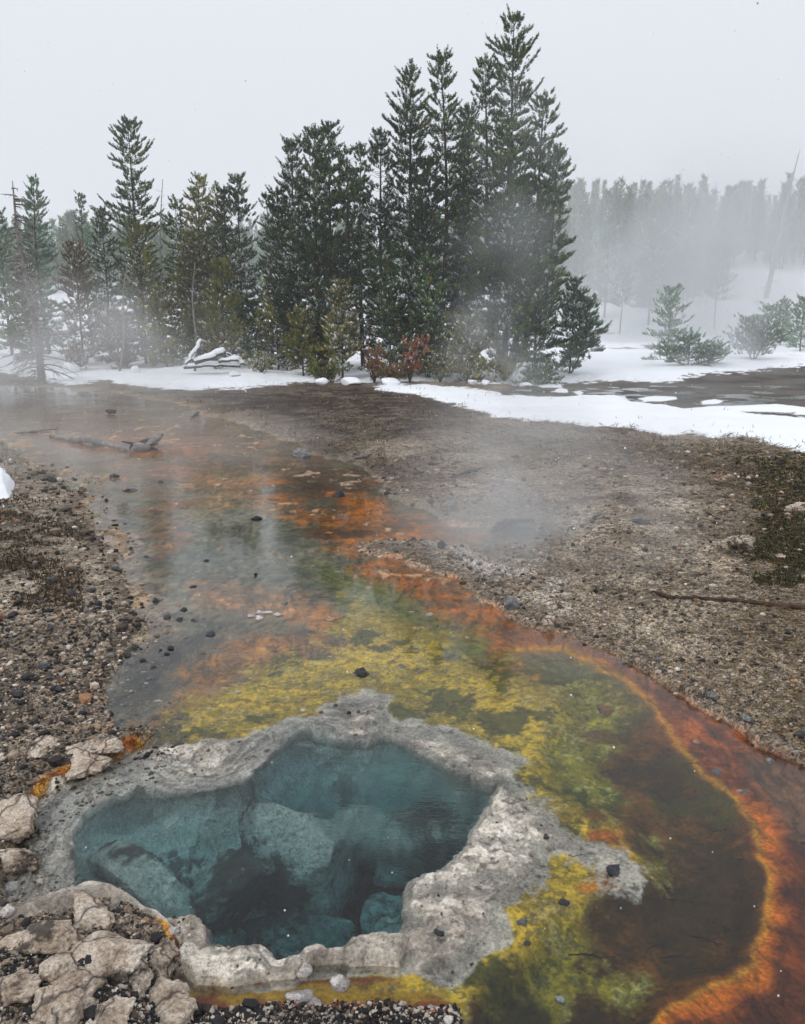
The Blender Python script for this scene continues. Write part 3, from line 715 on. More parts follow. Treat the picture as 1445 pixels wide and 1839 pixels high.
# dark pumice pebbles on the left gravel and round the stream
k = 0
dk_pts = [(205,860),(290,870),(262,1005),(345,1060),(130,1068),(176,1086),(165,1062),(300,1112),(322,1118),(350,1120),(230,1180),(60,1020),(95,1045),(380,1145),(365,1180),(240,1150),
          (33,1250),(80,1200),(105,1238),(44,1220),(120,1300),(40,1380),(160,1180),(255,1190),(300,1180),(90,1130),(190,1120),(20,1110),(60,1085),(330,1100),(208,1025),(280,1082)]
def stone_label(px, py):
    """name the stone by its order in its own stretch of ground"""
    band = [(0, 900, 'in the misty upper shallows'), (900, 1055, 'on the left bank beside the shallows'), (1055, 1100, 'on the gravel beside the grey shallows'),
            (1100, 1150, 'at the edge of the grey shallows'), (1150, 1215, 'in the dark shallows behind the orange mat'), (1215, 1900, 'in the coarse left gravel above the boulders')]
    lo, hi, where = next(b for b in band if b[0] <= py < b[1])
    row = sorted(p for p in dk_pts if lo <= p[1] < hi); k = row.index((px, py)); n = len(row)
    nth = ['first', 'second', 'third', 'fourth', 'fifth', 'sixth', 'seventh', 'eighth', 'ninth'][k]
    return f'small black stone {where}, {nth} from the left there'
proto = None
for (px, py) in dk_pts:
    x, y, z = ground_pt(px, py); s = (9+4*random.random())*math.hypot(y, CH)/F
    if proto is None:
        proto = rock('pumice_stone', (x, y, z), (s, s*.8, s*.6), 300, M['dark'], stone_label(px, py), 'stone', 'small black stones on the left side', sub=3, sink=.2)
        o = proto; base = s
    else:
        o = proto.copy(); COL.objects.link(o); o['label'] = stone_label(px, py); f = s/base; o.scale = (f, f*random.uniform(.7, 1.3), f*random.uniform(.7, 1.2))
        o.location = (x, y, z+.006); o.rotation_euler = (random.random(), random.random(), random.random()*6)

# sunken boulders in the blue pool: (px,py,depth, rx,ry,rz, rotz, tilt, seed, label)
SUNK = [(255,1592,-.30,.30,.11,.22,-.62,(.25,.12),401,'long grey boulder leaning under water at the left of the pool'),
        (400,1605,-.40,.21,.16,.24,.5,(.3,.25),402,'smaller angular boulder under water between the long one and the middle one'),
        (530,1545,-.42,.42,.24,.34,-.80,(.42,.10),403,'biggest boulder under water in the middle of the pool'),
        (762,1530,-.40,.27,.21,.28,.3,(.22,-.12),404,'rounded boulder under water at the right of the pool'),
        (590,1425,-.66,.38,.22,.22,.1,(.15,.1),405,'broad pale slab under water at the back of the pool'),
        (330,1500,-.66,.26,.18,.20,.5,(.1,.1),406,'low boulder under water at the back left of the pool'),
        (700,1660,-.50,.11,.11,.16,.9,(0,.1),407,'small boulder under water beside the dark gap'),
        (510,1690,-.58,.26,.13,.18,.1,(.2,.1),408,'pale boulder under water below the near rim'),
        (175,1500,-.45,.09,.08,.10,.1,(0,.1),409,'small round boulder under water in the left corner of the pool'),
        (655,1500,-.40,.20,.15,.24,.9,(.3,-.2),411,'slanting slab under water between the biggest and the rounded boulder'),
        (450,1470,-.50,.20,.13,.20,-.3,(.2,.3),412,'slab under water behind the biggest boulder'),
        (840,1460,-.36,.12,.12,.2,.5,(0,-.2),413,'small boulder under water against the right wall'),
        (330,1640,-.42,.14,.08,.14,-.5,(.2,.1),414,'small slab under water below the long grey boulder'),
        (740,1385,-.42,.28,.10,.18,-.4,(.2,.1),410,'ledge boulder under water below the far rim')]
for (px, py, d, rx, ry, rz_, ro, ti, sd, lb) in SUNK:
    x, y = under(px, py, d)
    rock('sunken_boulder', (x, y, d-rz_), (rx, ry, rz_), sd, M['sunk'], lb, 'boulder', 'boulders under the pool water', rot=ro, tilt=ti, sub=5, sink=0, rough=.16, ang=.10, cuts=15)

# ------------------------------------------------------------------ gravel grains, one uncountable mass
def sample_px(n, x0, x1, y0, y1, r):
    px = r.uniform(x0, x1, n); py = r.uniform(y0, y1, n); return at(px, py, 0.03)
def gravel():
    r = np.random.default_rng(21)
    X1, Y1 = sample_px(52000, -40, 1485, 830, 1839, r); X2, Y2 = sample_px(26000, -40, 480, 1080, 1900, r); X3, Y3 = sample_px(16000, 150, 900, 1780, 1935, r)
    X = np.concatenate([X1, X2, X3]); Y = np.concatenate([Y1, Y2, Y3])
    z = zones(X, Y)
    dry = (z['wet'] < 3) & (z['rimdry'] < 4) & (z['snow'] < -4)
    edge = (z['wet'] >= 3) & (z['wet'] < 60) & (z['px'] < 330) & (r.random(len(X)) < .42)
    spl = (z['sin'] > 0) & (z['lip'] < -.02) & (r.random(len(X)) < .05)
    scat = (z['wet'] > 3) & (z['lip'] < -.02) & (r.random(len(X)) < .025) & (z['py'] < 1200)
    ribbon = (np.abs(z['sin']+8) < 10) & (z['px'] < 330) & (z['px'] > 10)
    k = (dry & ~ribbon) | edge | spl | scat
    X = X[k]; Y = Y[k]; zz = {a: b[k] for a, b in z.items()}
    Z = height(X, Y, zz); n = len(X)
    u = r.random(n)
    s = (0.0022+0.0075*u**5*1.6+0.0010*r.random(n))*np.clip(Y/3.4, .55, 3.0)
    s = np.where((r.random(n) < .028) & (zz['px'] < 460), s*2.6, s)
    T = ico(1); V0 = T[0]; Fc0 = T[1]
    big = s > 0.008*np.clip(Y/3.4, .9, 3)
    # each grain: a jittered low solid
    nv = len(V0)
    a = r.uniform(0, 2*np.pi, n); ca, sa = np.cos(a)[:, None], np.sin(a)[:, None]
    sc = np.stack([r.uniform(.8, 1.3, n), r.uniform(.6, 1.0, n), r.uniform(.4, .9, n)], 1)*s[:, None]
    V = V0[None]*(1+.55*(r.random((n, nv, 1))-.5))*sc[:, None]
    x = V[..., 0]*ca-V[..., 1]*sa; y = V[..., 0]*sa+V[..., 1]*ca
    V = np.stack([x+X[:, None], y+Y[:, None], V[..., 2]+(Z+sc[:, 2]*.45)[:, None]], -1)
    Fc = Fc0[None]+(np.arange(n)*nv)[:, None, None]
    pal = lin(np.array([(176,160,142),(140,122,104),(104,88,74),(66,56,50),(34,32,34),(196,186,174),(150,110,80),(120,116,112)]))
    w = np.array([.18,.24,.18,.12,.10,.07,.05,.06]); ci = r.choice(8, n, p=w/w.sum())
    left = (zz['px'] < 420)
    dkx = (left & (r.random(n) < .22)) | ((zz['py'] > 1790) & (r.random(n) < .5)); ci = np.where(dkx, 4, ci)
    ci = np.where((zz['py'] > 1790) & ~dkx & (r.random(n) < .5), 5, ci)
    c = pal[ci]*(r.uniform(.65, 1.15, n))[:, None]*(.6+.55*sm(.5+fb(X, Y, .22, 3, 555)))[:, None]
    c = np.repeat(c[:, None], nv, 1).reshape(-1, 3)
    o = new_mesh('gravel', V.reshape(-1, 3), Fc.reshape(-1, 3), M['pebble'], None, False, {'Col': ('FLOAT_COLOR', c)})
    tag(o, 'coarse gravel grains strewn over both banks', 'gravel', kind='stuff')
gravel()

# ------------------------------------------------------------------ dry grass and straw
def blades(name, X, Y, Z, r, length, lift, pal, label, cat, width=.0016, seg=3):
    n = len(X); a = r.uniform(0, 2*np.pi, n); L = length; up = lift
    dirx = np.cos(a)*np.cos(up); diry = np.sin(a)*np.cos(up); dz = np.sin(up)
    t = np.linspace(0, 1, seg+1)
    cx = X[:, None]+dirx[:, None]*L[:, None]*t; cy = Y[:, None]+diry[:, None]*L[:, None]*t
    sagg = r.uniform(.1, .5, n)
    cz = Z[:, None]+L[:, None]*(dz[:, None]*t-sagg[:, None]*t*t*np.sin(up)[:, None])+.003
    b = a+np.pi/2+r.uniform(-.3, .3, n); kx = r.uniform(-.25, .25, n)
    cx = cx+np.cos(b)[:, None]*L[:, None]*kx[:, None]*t*t; cy = cy+np.sin(b)[:, None]*L[:, None]*kx[:, None]*t*t
    w = (width*np.clip(Y/4, .6, 3.5))[:, None]*(1-.85*t)
    tw = r.uniform(0, 1, n)[:, None]
    l = np.stack([cx-np.cos(b)[:, None]*w, cy-np.sin(b)[:, None]*w, cz-w*tw], -1); q = np.stack([cx+np.cos(b)[:, None]*w, cy+np.sin(b)[:, None]*w, cz+w*tw], -1)
    V = np.stack([l, q], 2).reshape(n, -1, 3); nv = V.shape[1]
    f = np.array([[2*i, 2*i+1, 2*i+3, 2*i+2] for i in range(seg)])
    Fc = f[None]+(np.arange(n)*nv)[:, None, None]
    c = pal[r.integers(0, len(pal), n)]*r.uniform(.6, 1.25, n)[:, None]
    o = new_mesh(name, V.reshape(-1, 3), Fc.reshape(-1, 4), M['tinted'], None, True, {'Col': ('FLOAT_COLOR', np.repeat(c, nv, 0))})
    tag(o, label, cat, kind='stuff')
def grass():
    r = np.random.default_rng(5)
    X, Y = sample_px(90000, 560, 1500, 695, 1380, r); z = zones(X, Y)
    dens = .30+.9*sm((1050-z['py'])/250)*sm(.5+fb(X, Y, .5, 3, 500)*1.2)+.7*sm((z['px']-1250)/150)
    k = (z['wet'] < -14) & (z['snow'] < 2.5) & (z['strm'] < 3) & (r.random(len(X)) < dens*.85)
    X = X[k]; Y = Y[k]; zz = {a: b[k] for a, b in z.items()}; Z = height(X, Y, zz); n = len(X)
    sc = np.clip(Y/5, .6, 2.0)
    blades('dry_straw', X, Y, Z, r, r.uniform(.02, .09, n)*sc, r.uniform(.02, .45, n), lin(np.array([(150,128,84),(110,88,56),(70,52,36),(46,36,26),(132,110,80),(60,58,30)])),
           'dry straw and dead stems matted over the right bank', 'straw')
    # upright wisps along the snow edge and among the dark patch
    X, Y = sample_px(26000, -60, 1500, 690, 860, r); z = zones(X, Y)
    tuft = fb(X, Y, .35, 3, 510)
    k = (z['wet'] < -6) & ((z['snow'] < 4) | ((z['snow'] < 16) & (r.random(len(X)) < .10))) & (z['strm'] < -2) & (tuft > .12)
    X = X[k]; Y = Y[k]; zz = {a: b[k] for a, b in z.items()}; Z = height(X, Y, zz); n = len(X)
    blades('grass_wisps', X, Y, Z, r, r.uniform(.03, .10, n)*np.clip(Y/10, .7, 1.6), r.uniform(.5, 1.5, n), lin(np.array([(120,104,72),(70,54,38),(44,34,26),(96,84,52)])),
           'thin grass wisps and dark stubble below the snow edge', 'grass')
    X, Y = sample_px(30000, 1300, 1800, 830, 1090, r); z = zones(X, Y)
    gr = sdf(z['px'], z['py'], [(1330,850),(1445,830),(1790,860),(1790,1075),(1445,1065),(1340,1050),(1300,1020),(1370,990),(1350,920)], 60)
    k = (gr+30*fb(X, Y, .3, 3, 520) > 0); X = X[k]; Y = Y[k]; zz = {a: b[k] for a, b in z.items()}; Z = height(X, Y, zz); n = len(X)
    blades('low_greenery', X, Y, Z, r, r.uniform(.02, .06, n), r.uniform(.1, 1.4, n), lin(np.array([(52,60,24),(38,42,20),(70,66,30),(60,44,26)])),
           'low dark green plants at the right edge of the bank', 'plants', width=.004)
    X, Y = sample_px(9000, -60, 150, 880, 1110, r); z = zones(X, Y)
    k = (z['wet'] < -8) & (fb(X, Y, .35, 3, 530) > .0) & (z['snow'] < 0); X = X[k]; Y = Y[k]; zz = {a: b[k] for a, b in z.items()}; Z = height(X, Y, zz); n = len(X)
    blades('brown_moss', X, Y, Z, r, r.uniform(.02, .055, n), r.uniform(.2, 1.4, n), lin(np.array([(70,56,34),(50,48,24),(90,64,44),(44,34,26)])),
           'brown moss and heather stems on the left bank', 'moss', width=.003)
grass()

# ------------------------------------------------------------------ conifers
def pine_data(seed, H, R, z0=.08, stems=None, dens=1.0, shoot=.30, K=26, up=1.0, need=.075, shape=.75, wood=True, open_=1.0):
    r = np.random.default_rng(seed)
    stems = stems or [(0, 0, 1.0, 1.0)]
    SP, SD, SL, paths = [], [], [], []
    for (ox, oy, hf, rf) in stems:
        h = H*hf; n = 14; t = np.linspace(0, 1, n)
        wob = r.normal(size=2)*.012*h
        tx = ox*R*np.minimum(1, t*2.2)**.8+wob[0]*np.sin(t*3.1); ty = oy*R*np.minimum(1, t*2.2)**.8+wob[1]*np.sin(t*3.1)
        tr = np.stack([tx, ty, t*h], 1); r0 = .011*H*(.6+.4*hf)
        paths.append((tr, r0*(1-t)**.9+.008))
        def tp(s): return np.array([np.interp(s, t, tr[:, 0]), np.interp(s, t, tr[:, 1]), s*h])
        z = z0*h*r.uniform(.8, 1.2) if hf > .9 else z0*h+.15*h
        az0 = r.uniform(0, 6.28)
        while z < h*.985:
            s = z/h
            prof = (1-s)**(shape*.85)*min(1.0, .62+1.6*s)
            nb = r.integers(4, 7)
            lump = .80+.35*math.sin(s*23+seed)*.5+r.uniform(-.1, .1)
            zb = z
            for b in range(nb):
                z = zb+r.uniform(0, .35); s = min(.99, z/h)
                az = az0+b*2*math.pi/nb+r.uniform(-.35, .35); L = R*rf*prof*lump*r.uniform(.5, 1.2)*(1.4 if r.random() < .07 else 1)+.16
                m = max(4, int(L/.3)+3); q = np.linspace(0, 1, m)
                lift = (.06+.36*s)*up+r.uniform(-.26, .26)
                dx, dy = math.cos(az), math.sin(az); o = tp(s)
                bp = np.stack([o[0]+dx*L*q*(1-.12*q), o[1]+dy*L*q*(1-.12*q), o[2]+L*(lift*q**1.0*.5-.14*q*(1-s)+lift*q**2.4*.75)], 1)
                if wood and L > .35: paths.append((bp, (.004+.007*L)*(1-q*.9)))
                cnt = max(3, int(L/.062*dens))
                for c in range(cnt):
                    f = .22+.78*(c+r.random())/cnt if L > .4 else r.uniform(.1, 1)
                    p = np.array([np.interp(f, q, bp[:, i]) for i in range(3)])
                    side = r.choice([-1, 1]); spread = r.uniform(.2, 1.0)*(1.15-f)
                    d = np.array([dx, dy, 0])*(.35+.45*f)+np.array([-dy, dx, 0])*side*spread*.8+np.array([0, 0, (.40+.75*s)*up+r.uniform(-.25, .5)])
                    d /= np.linalg.norm(d)
                    sl = shoot*r.uniform(.5, 1.5)*(0.75+.25*(1-s))
                    off = (1.15-f)*L*.5*spread
                    p = p+np.array([-dy*side, dx*side, 0])*off*r.random()
                    SP.append(p); SD.append(d); SL.append(sl)
            z = zb; az0 += 1.1; z += h*r.uniform(.013, .021)*(1.0 if H > 7 else 1.5)/dens**.3*open_+.05
        # leader
        for c in range(5): SP.append(tp(min(1, .965+.012*c))-np.array([0, 0, 0])); SD.append(np.array([r.normal()*.2, r.normal()*.2, 1.0])); SL.append(min(shoot, .3)*.9)
    SP, SD, SL = np.array(SP), np.array(SD), np.array(SL)
    kp = (fb3(SP+seed*2.7, .75, 2, seed+40) > -.62) | (SP[:, 2] > H*.96)
    return SP[kp], SD[kp], SL[kp], paths
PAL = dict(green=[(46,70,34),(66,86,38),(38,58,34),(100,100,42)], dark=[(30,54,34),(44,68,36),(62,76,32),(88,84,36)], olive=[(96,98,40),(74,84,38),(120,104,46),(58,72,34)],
           brown=[(96,72,44),(80,76,42),(112,82,50),(58,60,36)], rust=[(128,76,54),(100,62,44),(78,74,42),(112,84,58)], pale=[(84,106,88),(98,118,92),(72,96,80),(110,122,90)])  # pale: needle colours brightened to paint haze into misty and distant pines
def foliage(SP, SD, SL, seed, pal, K=26, need=.075, width=.010, snow=.35):
    r = np.random.default_rng(seed+9); n = len(SP); D = SD/np.linalg.norm(SD, axis=1)[:, None]
    ref = np.where(np.abs(D[:, 2:3]) > .9, np.array([[1., 0, 0]]), np.array([[0, 0, 1.]]))
    U = np.cross(D, ref); U /= np.linalg.norm(U, axis=1)[:, None]; Wv = np.cross(U, D)   # Wv points up-ish
    a = r.random((n, K)); th = r.uniform(0, 2*np.pi, (n, K))
    rad = U[:, None]*np.cos(th)[..., None]+Wv[:, None]*np.sin(th)[..., None]
    base = SP[:, None]+D[:, None]*(SL[:, None]*a)[..., None]
    nd = D[:, None]*.75+rad*.8; nl = need*r.uniform(.7, 1.3, (n, K))*(1.1-.5*a)
    tip = base+nd*nl[..., None]
    sv = np.cross(nd, r.normal(size=(n, K, 3))); sv /= np.linalg.norm(sv, axis=2)[..., None]+1e-9
    w = width*r.uniform(.7, 1.3, (n, K))[..., None]
    V = np.stack([base-sv*w, base+sv*w, tip], 2).reshape(-1, 3)
    Fc = np.arange(len(V)).reshape(-1, 3)
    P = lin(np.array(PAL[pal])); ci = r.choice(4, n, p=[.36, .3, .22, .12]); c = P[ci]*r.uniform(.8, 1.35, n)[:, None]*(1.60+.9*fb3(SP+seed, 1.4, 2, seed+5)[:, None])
    c = np.repeat(c[:, None], K, 1)*r.uniform(.8, 1.2, (n, K))[..., None]
    cl = fb3(SP, .9, 2, seed)                      # snow lies in patches
    sn = (r.random(n) < np.clip(snow+cl*.7, 0, 1))
    up = (rad[..., 2] > .45)&(r.random((n, K)) < .38)
    c = np.where((sn[:, None] & up)[..., None], lin((214,220,226)), c)
    c = np.repeat(c[:, :, None], 3, 2).reshape(-1, 3)
    # snow pads lying on the shoots
    k = sn & (r.random(n) < .55); m = int(k.sum())
    O = np.array([[1,0,0],[0,1,0],[-1,0,0],[0,-1,0],[.0,0,.55],[0,0,-.25],[.6,.6,.2],[-.6,.6,.2],[-.6,-.6,.2],[.6,-.6,.2]], float)
    Of = np.array([[0,6,4],[6,1,4],[1,7,4],[7,2,4],[2,8,4],[8,3,4],[3,9,4],[9,0,4],[0,5,6],[6,5,1],[1,5,7],[7,5,2],[2,5,8],[8,5,3],[3,5,9],[9,5,0]])
    ln = (SL[k]*r.uniform(.22, .5, m)); wd = r.uniform(.03, .065, m)*(need/.075)
    loc = O[None]*(1+.4*(r.random((m, 10, 1))-.5))
    SV = (SP[k]+D[k]*(SL[k]*r.uniform(.4, .75, m))[:, None])[:, None]+D[k][:, None]*(loc[..., 0:1]*ln[:, None, None])+U[k][:, None]*(loc[..., 1:2]*wd[:, None, None]) \
        +(Wv[k][:, None]*.5+np.array([0, 0, .5]))*((loc[..., 2:3]+.35)*wd[:, None, None])
    SF = Of[None]+(np.arange(m)*10)[:, None, None]
    return V, Fc, c, SV.reshape(-1, 3), SF.reshape(-1, 3)
def pine(name, loc, label, cat='pine tree', group=None, pal='green', snow=.35, width=.010, K=26, need=.075, seed=1, **kw):
    SP, SD, SL, paths = pine_data(seed, K=K, need=need, **kw)
    root = empty(name, loc); tag(root, label, cat, group)
    V, Fc = tubes(paths[:], 5); new_mesh('trunk', V, Fc, M['bark'], root)
    V, Fc, c, SV, SF = foliage(SP, SD, SL, seed, pal, K, need, width, snow)
    new_mesh('crown', V, Fc, M['needles'], root, False, {'Col': ('FLOAT_COLOR', c)})
    if len(SV): tag(new_mesh('snow_load', SV, SF, M['snow'], root, True), kind='stuff')
    return root
def clone(root, loc, rz, sc, label):
    r = root.copy(); COL.objects.link(r); r.location = loc; r.rotation_euler = (0, 0, rz); r.scale = sc; r['label'] = label
    for ch in root.children:
        c = ch.copy(); COL.objects.link(c); c.parent = r
    return r
# (px, distance, top row, half width px, palette, seed, options, label)
TREES = [
 (905, 27.5, 27, 80, 'green', 1, dict(stems=[(0,0,1,1),(-.42,.1,.90,.55),(.5,0,.80,.65),(.75,.1,.66,.5),(-.1,-.3,.72,.8)], z0=.03, shape=.62, snow=.16), 'tallest pine of the picture, wide and many stemmed, at the right end of the grove'),
 (735, 28.5, 112, 72, 'dark', 2, dict(z0=.03, shape=.68, snow=.34, stems=[(0,0,1,1),(-.5,.1,.80,.6),(.3,-.2,.7,.7)]), 'tall dark pine with snow in its crown, left partner of the twin tops'),
 (785, 29.5, 100, 54, 'green', 3, dict(z0=.03, shape=.6, snow=.28, stems=[(0,0,1,1),(.6,.0,.8,.6)]), 'tall pine with a blunt top, right partner of the twin tops'),
 (575, 29.0, 222, 62, 'dark', 4, dict(stems=[(0,0,.97,1),(-.45,0,.93,.6),(.25,.1,1.0,.7),(.62,0,.90,.6),(-.8,0,.74,.5)], z0=.05, shape=.5, snow=.30), 'bushy dark pine with a crown of several spiky tops, left of the twin tops'),
 (652, 31.0, 262, 36, 'dark', 5, dict(z0=.04, snow=.55), 'narrow dark pine heavy with snow between the bushy pine and the twin tops'),
 (832, 31.0, 190, 34, 'dark', 6, dict(z0=.04, snow=.3, shape=.6), 'slim pine between the twin tops and the tallest pine'),
 (258, 37.0, 216, 56, 'green', 7, dict(z0=.03, shape=.55, snow=.22), 'tall single pine standing above the left half of the grove'),
 (90, 40.0, 322, 38, 'pale', 8, dict(z0=.05, snow=.25), 'misty pointed pine behind the bare dead tree'),
 (22, 38.0, 380, 44, 'pale', 9, dict(z0=.05, snow=.25), 'misty pine at the left edge of the picture'),
 (168, 46.0, 350, 24, 'pale', 10, dict(z0=.2, snow=.2, dens=.7), 'pale distant pine showing its top above the left grove'),
 (200, 36.0, 374, 38, 'green', 11, dict(z0=.04, snow=.45), 'green snowy pine just left of the tall single pine'),
 (150, 33.0, 436, 46, 'brown', 12, dict(z0=.05, snow=.40), 'brownish pine right of the bare dead tree'),
 (262, 33.0, 404, 50, 'olive', 13, dict(z0=.04, snow=.30), 'olive pine in front of the tall single pine'),
 (330, 38.0, 356, 38, 'green', 14, dict(z0=.05, snow=.3), 'green pine right of the tall single pine'),
 (374, 35.0, 316, 44, 'olive', 15, dict(z0=.04, shape=.6, snow=.45, stems=[(0,0,1,1),(.5,0,.95,.7),(-.4,0,.7,.7)]), 'olive pine with a forked snowy top in the left grove'),
 (440, 34.0, 316, 40, 'dark', 16, dict(z0=.04, snow=.5, shape=.6, stems=[(0,0,1,1),(-.45,0,.93,.6)]), 'dark pine with two thin tops right of the forked olive pine'),
 (488, 33.0, 350, 30, 'dark', 17, dict(z0=.04, snow=.55), 'narrow dark pine with much snow left of the bushy dark pine'),
 (300, 31.5, 520, 40, 'olive', 18, dict(z0=.02, snow=.35), 'low olive pine at the front of the left grove'),
 (405, 31.0, 470, 48, 'olive', 19, dict(z0=.03, snow=.3, dens=.8), 'thin grey green pine above the snowy log pile'),
 (500, 30.5, 505, 42, 'olive', 20, dict(z0=.02, snow=.55), 'low snowy pine at the foot of the bushy dark pine'),
 (615, 27.0, 508, 34, 'olive', 21, dict(z0=.10, snow=.32, stems=[(0,0,1,1)]), 'young yellow green pine in front of the dark grove'),
 (545, 27.8, 560, 34, 'olive', 22, dict(z0=.03, snow=.3), 'low olive young pine at the left foot of the bushy pine'),
 (700, 27.2, 520, 40, 'dark', 23, dict(z0=.02, snow=.4), 'dark young pine behind the rusty bush'),
 (770, 27.2, 470, 44, 'green', 24, dict(z0=.02, snow=.38), 'young green pine at the foot of the twin tops'),
 (838, 26.4, 575, 44, 'olive', 25, dict(z0=.01, snow=.30), 'low olive pine left of the thick trunk of the tallest pine'),
 (962, 26.6, 470, 44, 'green', 26, dict(z0=.01, snow=.16, shape=.5, dens=.8), 'spreading misty pine at the right foot of the tallest pine'),
 (1022, 29.5, 505, 40, 'pale', 27, dict(z0=.03, snow=.2, stems=[(0,0,1,1),(.5,0,.8,.8)]), 'small pale pine right of the grove'),
 (60, 34.0, 480, 44, 'olive', 28, dict(z0=.02, snow=.3), 'low misty pine behind the bare dead tree'),
 (215, 31.5, 560, 34, 'brown', 29, dict(z0=.02, snow=.4), 'low brownish pine at the front left of the grove'),
 (355, 32.5, 560, 36, 'olive', 30, dict(z0=.02, snow=.45), 'low snowy pine behind the log pile'),
 (455, 31.5, 545, 36, 'dark', 31, dict(z0=.02, snow=.5), 'low dark snowy pine right of the log pile'),
 (1197, 38.0, 520, 36, 'pale', 32, dict(z0=.02, dens=.55, snow=.25, shape=.55), 'misty cone shaped pine standing alone in the right clearing'),
 (1235, 33.0, 606, 40, 'pale', 33, dict(z0=.0, dens=.55, snow=.6, up=.7, stems=[(0,0,1,1),(.8,0,.7,.9),(-.7,0,.8,.8)]), 'low snowy pine bush in front of the lone cone shaped pine'),
 (1352, 36.0, 552, 44, 'pale', 34, dict(z0=.04, snow=.25, dens=.45, stems=[(.35,0,1,.8),(-.3,0,.78,.8),(.05,0,.8,.7)]), 'three stemmed small pine on the right'),
 (1272, 33.5, 628, 26, 'pale', 35, dict(z0=.0, snow=.6), 'tiny snow laden pine right of the low pine bush'),
 (1436, 44.0, 535, 34, 'pale', 36, dict(z0=.05, snow=.25, dens=.7), 'misty small pine at the right edge'),
 (1400, 50.0, 540, 20, 'pale', 37, dict(z0=.05, snow=.2, dens=.7), 'thin misty pine left of the right edge'),
 (1112, 62.0, 480, 26, 'pale', 38, dict(z0=.35, snow=.1, dens=.6), 'thin bare legged pine at the foot of the hill forest'),
 (1164, 66.0, 400, 34, 'pale', 39, dict(z0=.2, snow=.1), 'misty tall pine in the middle of the hill forest front'),
 (1282, 66.0, 440, 30, 'pale', 40, dict(z0=.3, snow=.1, dens=.7), 'misty pine at the right end of the forest tongue'),
 (1225, 70.0, 390, 34, 'pale', 41, dict(z0=.25, snow=.1), 'misty pine inside the forest tongue on the hill'),
 (1040, 68.0, 400, 26, 'pale', 42, dict(z0=.15, snow=.1), 'misty pine right behind the small pale pine'),
 (1085, 72.0, 380, 26, 'pale', 43, dict(z0=.15, snow=.1), 'misty pine left of the snow gap in the hill forest'),
]
for (px, Y, top, hw, pal, sd, op, lb) in TREES:
    x = gx(px, Y); z = hz(x, Y); x = gx(px, Y, z)
    H = zat(top, Y)-z; Rr = hw*(Y*cp)/F*1.38
    op = dict(op); snow = op.pop('snow', .3); far = Y > 55
    k = 1.0 if not far else 2.2
    dens = op.pop('dens', 1.0)*(1.0 if not far else .5)*(1.25 if Y < 33 else 1.0)
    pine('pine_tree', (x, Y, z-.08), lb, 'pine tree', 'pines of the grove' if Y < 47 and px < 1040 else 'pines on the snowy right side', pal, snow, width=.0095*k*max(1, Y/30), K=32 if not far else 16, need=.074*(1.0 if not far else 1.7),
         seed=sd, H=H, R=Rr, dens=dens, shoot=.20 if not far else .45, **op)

# rusty bush and low scrub at the foot of the grove
def bush(px, Y, w, h, pal, seed, label, snow=.3, name='bush'):
    r = np.random.default_rng(seed); x = gx(px, Y); z = hz(x, Y); s = Y*cp/F; Rr = w*s/2; Hh = h*s
    SP, SD, SL, paths = [], [], [], []
    for k in range(16):
        a = r.uniform(0, 6.28); d = np.array([math.cos(a)*r.uniform(.3, 1)*Rr, math.sin(a)*r.uniform(.3, 1)*Rr*.7, Hh*r.uniform(.5, 1)])
        q = np.linspace(0, 1, 6)[:, None]; p = d*q+np.array([0, 0, .1])*np.sin(q*3)*Hh+r.normal(size=(6, 3))*.03*q
        paths.append((p, .014*(1-q[:, 0]*.8)))
        for c in range(12):
            f = r.uniform(.3, 1); pp_ = p[0]+(p[-1]-p[0])*f+r.normal(size=3)*.10
            SP.append(pp_); dd = d/np.linalg.norm(d)+r.normal(size=3)*.6+np.array([0, 0, .4]); SD.append(dd); SL.append(r.uniform(.08, .2))
    root = empty(name, (x, Y, z-.04)); tag(root, label, 'bush', 'bushes at the foot of the grove')
    V, Fc = tubes(paths, 5); new_mesh('stems', V, Fc, M['bark'], root)
    V, Fc, c, SV, SF = foliage(np.array(SP), np.array(SD), np.array(SL), seed, pal, 26, .06, .010, snow)
    new_mesh('foliage', V, Fc, M['needles'], root, False, {'Col': ('FLOAT_COLOR', c)}); tag(new_mesh('snow_load', SV, SF, M['snow'], root), kind='stuff')
bush(735, 25.6, 66, 84, 'rust', 601, 'brightest rusty red bush in front of the grove', .18)
bush(672, 25.7, 60, 74, 'rust', 602, 'rusty bush left of the brightest one', .22)
bush(705, 25.2, 70, 44, 'brown', 603, 'low brown bush between the two rusty bushes', .3)
bush(790, 25.8, 60, 60, 'olive', 604, 'olive bush right of the rusty bushes', .35)
bush(585, 26.0, 70, 36, 'olive', 605, 'low snowy scrub under the young yellow green pine', .5)
bush(905, 26.0, 80, 52, 'olive', 606, 'misty scrub under the tallest pine', .3)
bush(975, 25.8, 70, 44, 'green', 607, 'misty scrub at the right foot of the grove', .3)
bush(470, 28.5, 60, 34, 'olive', 608, 'low snowy scrub right of the log pile', .5)
bush(860, 25.6, 60, 46, 'olive', 609, 'snow dotted scrub left of the tallest pine trunk', .45)
bush(140, 31.0, 50, 30, 'brown', 610, 'low brown scrub behind the dead tree', .4)

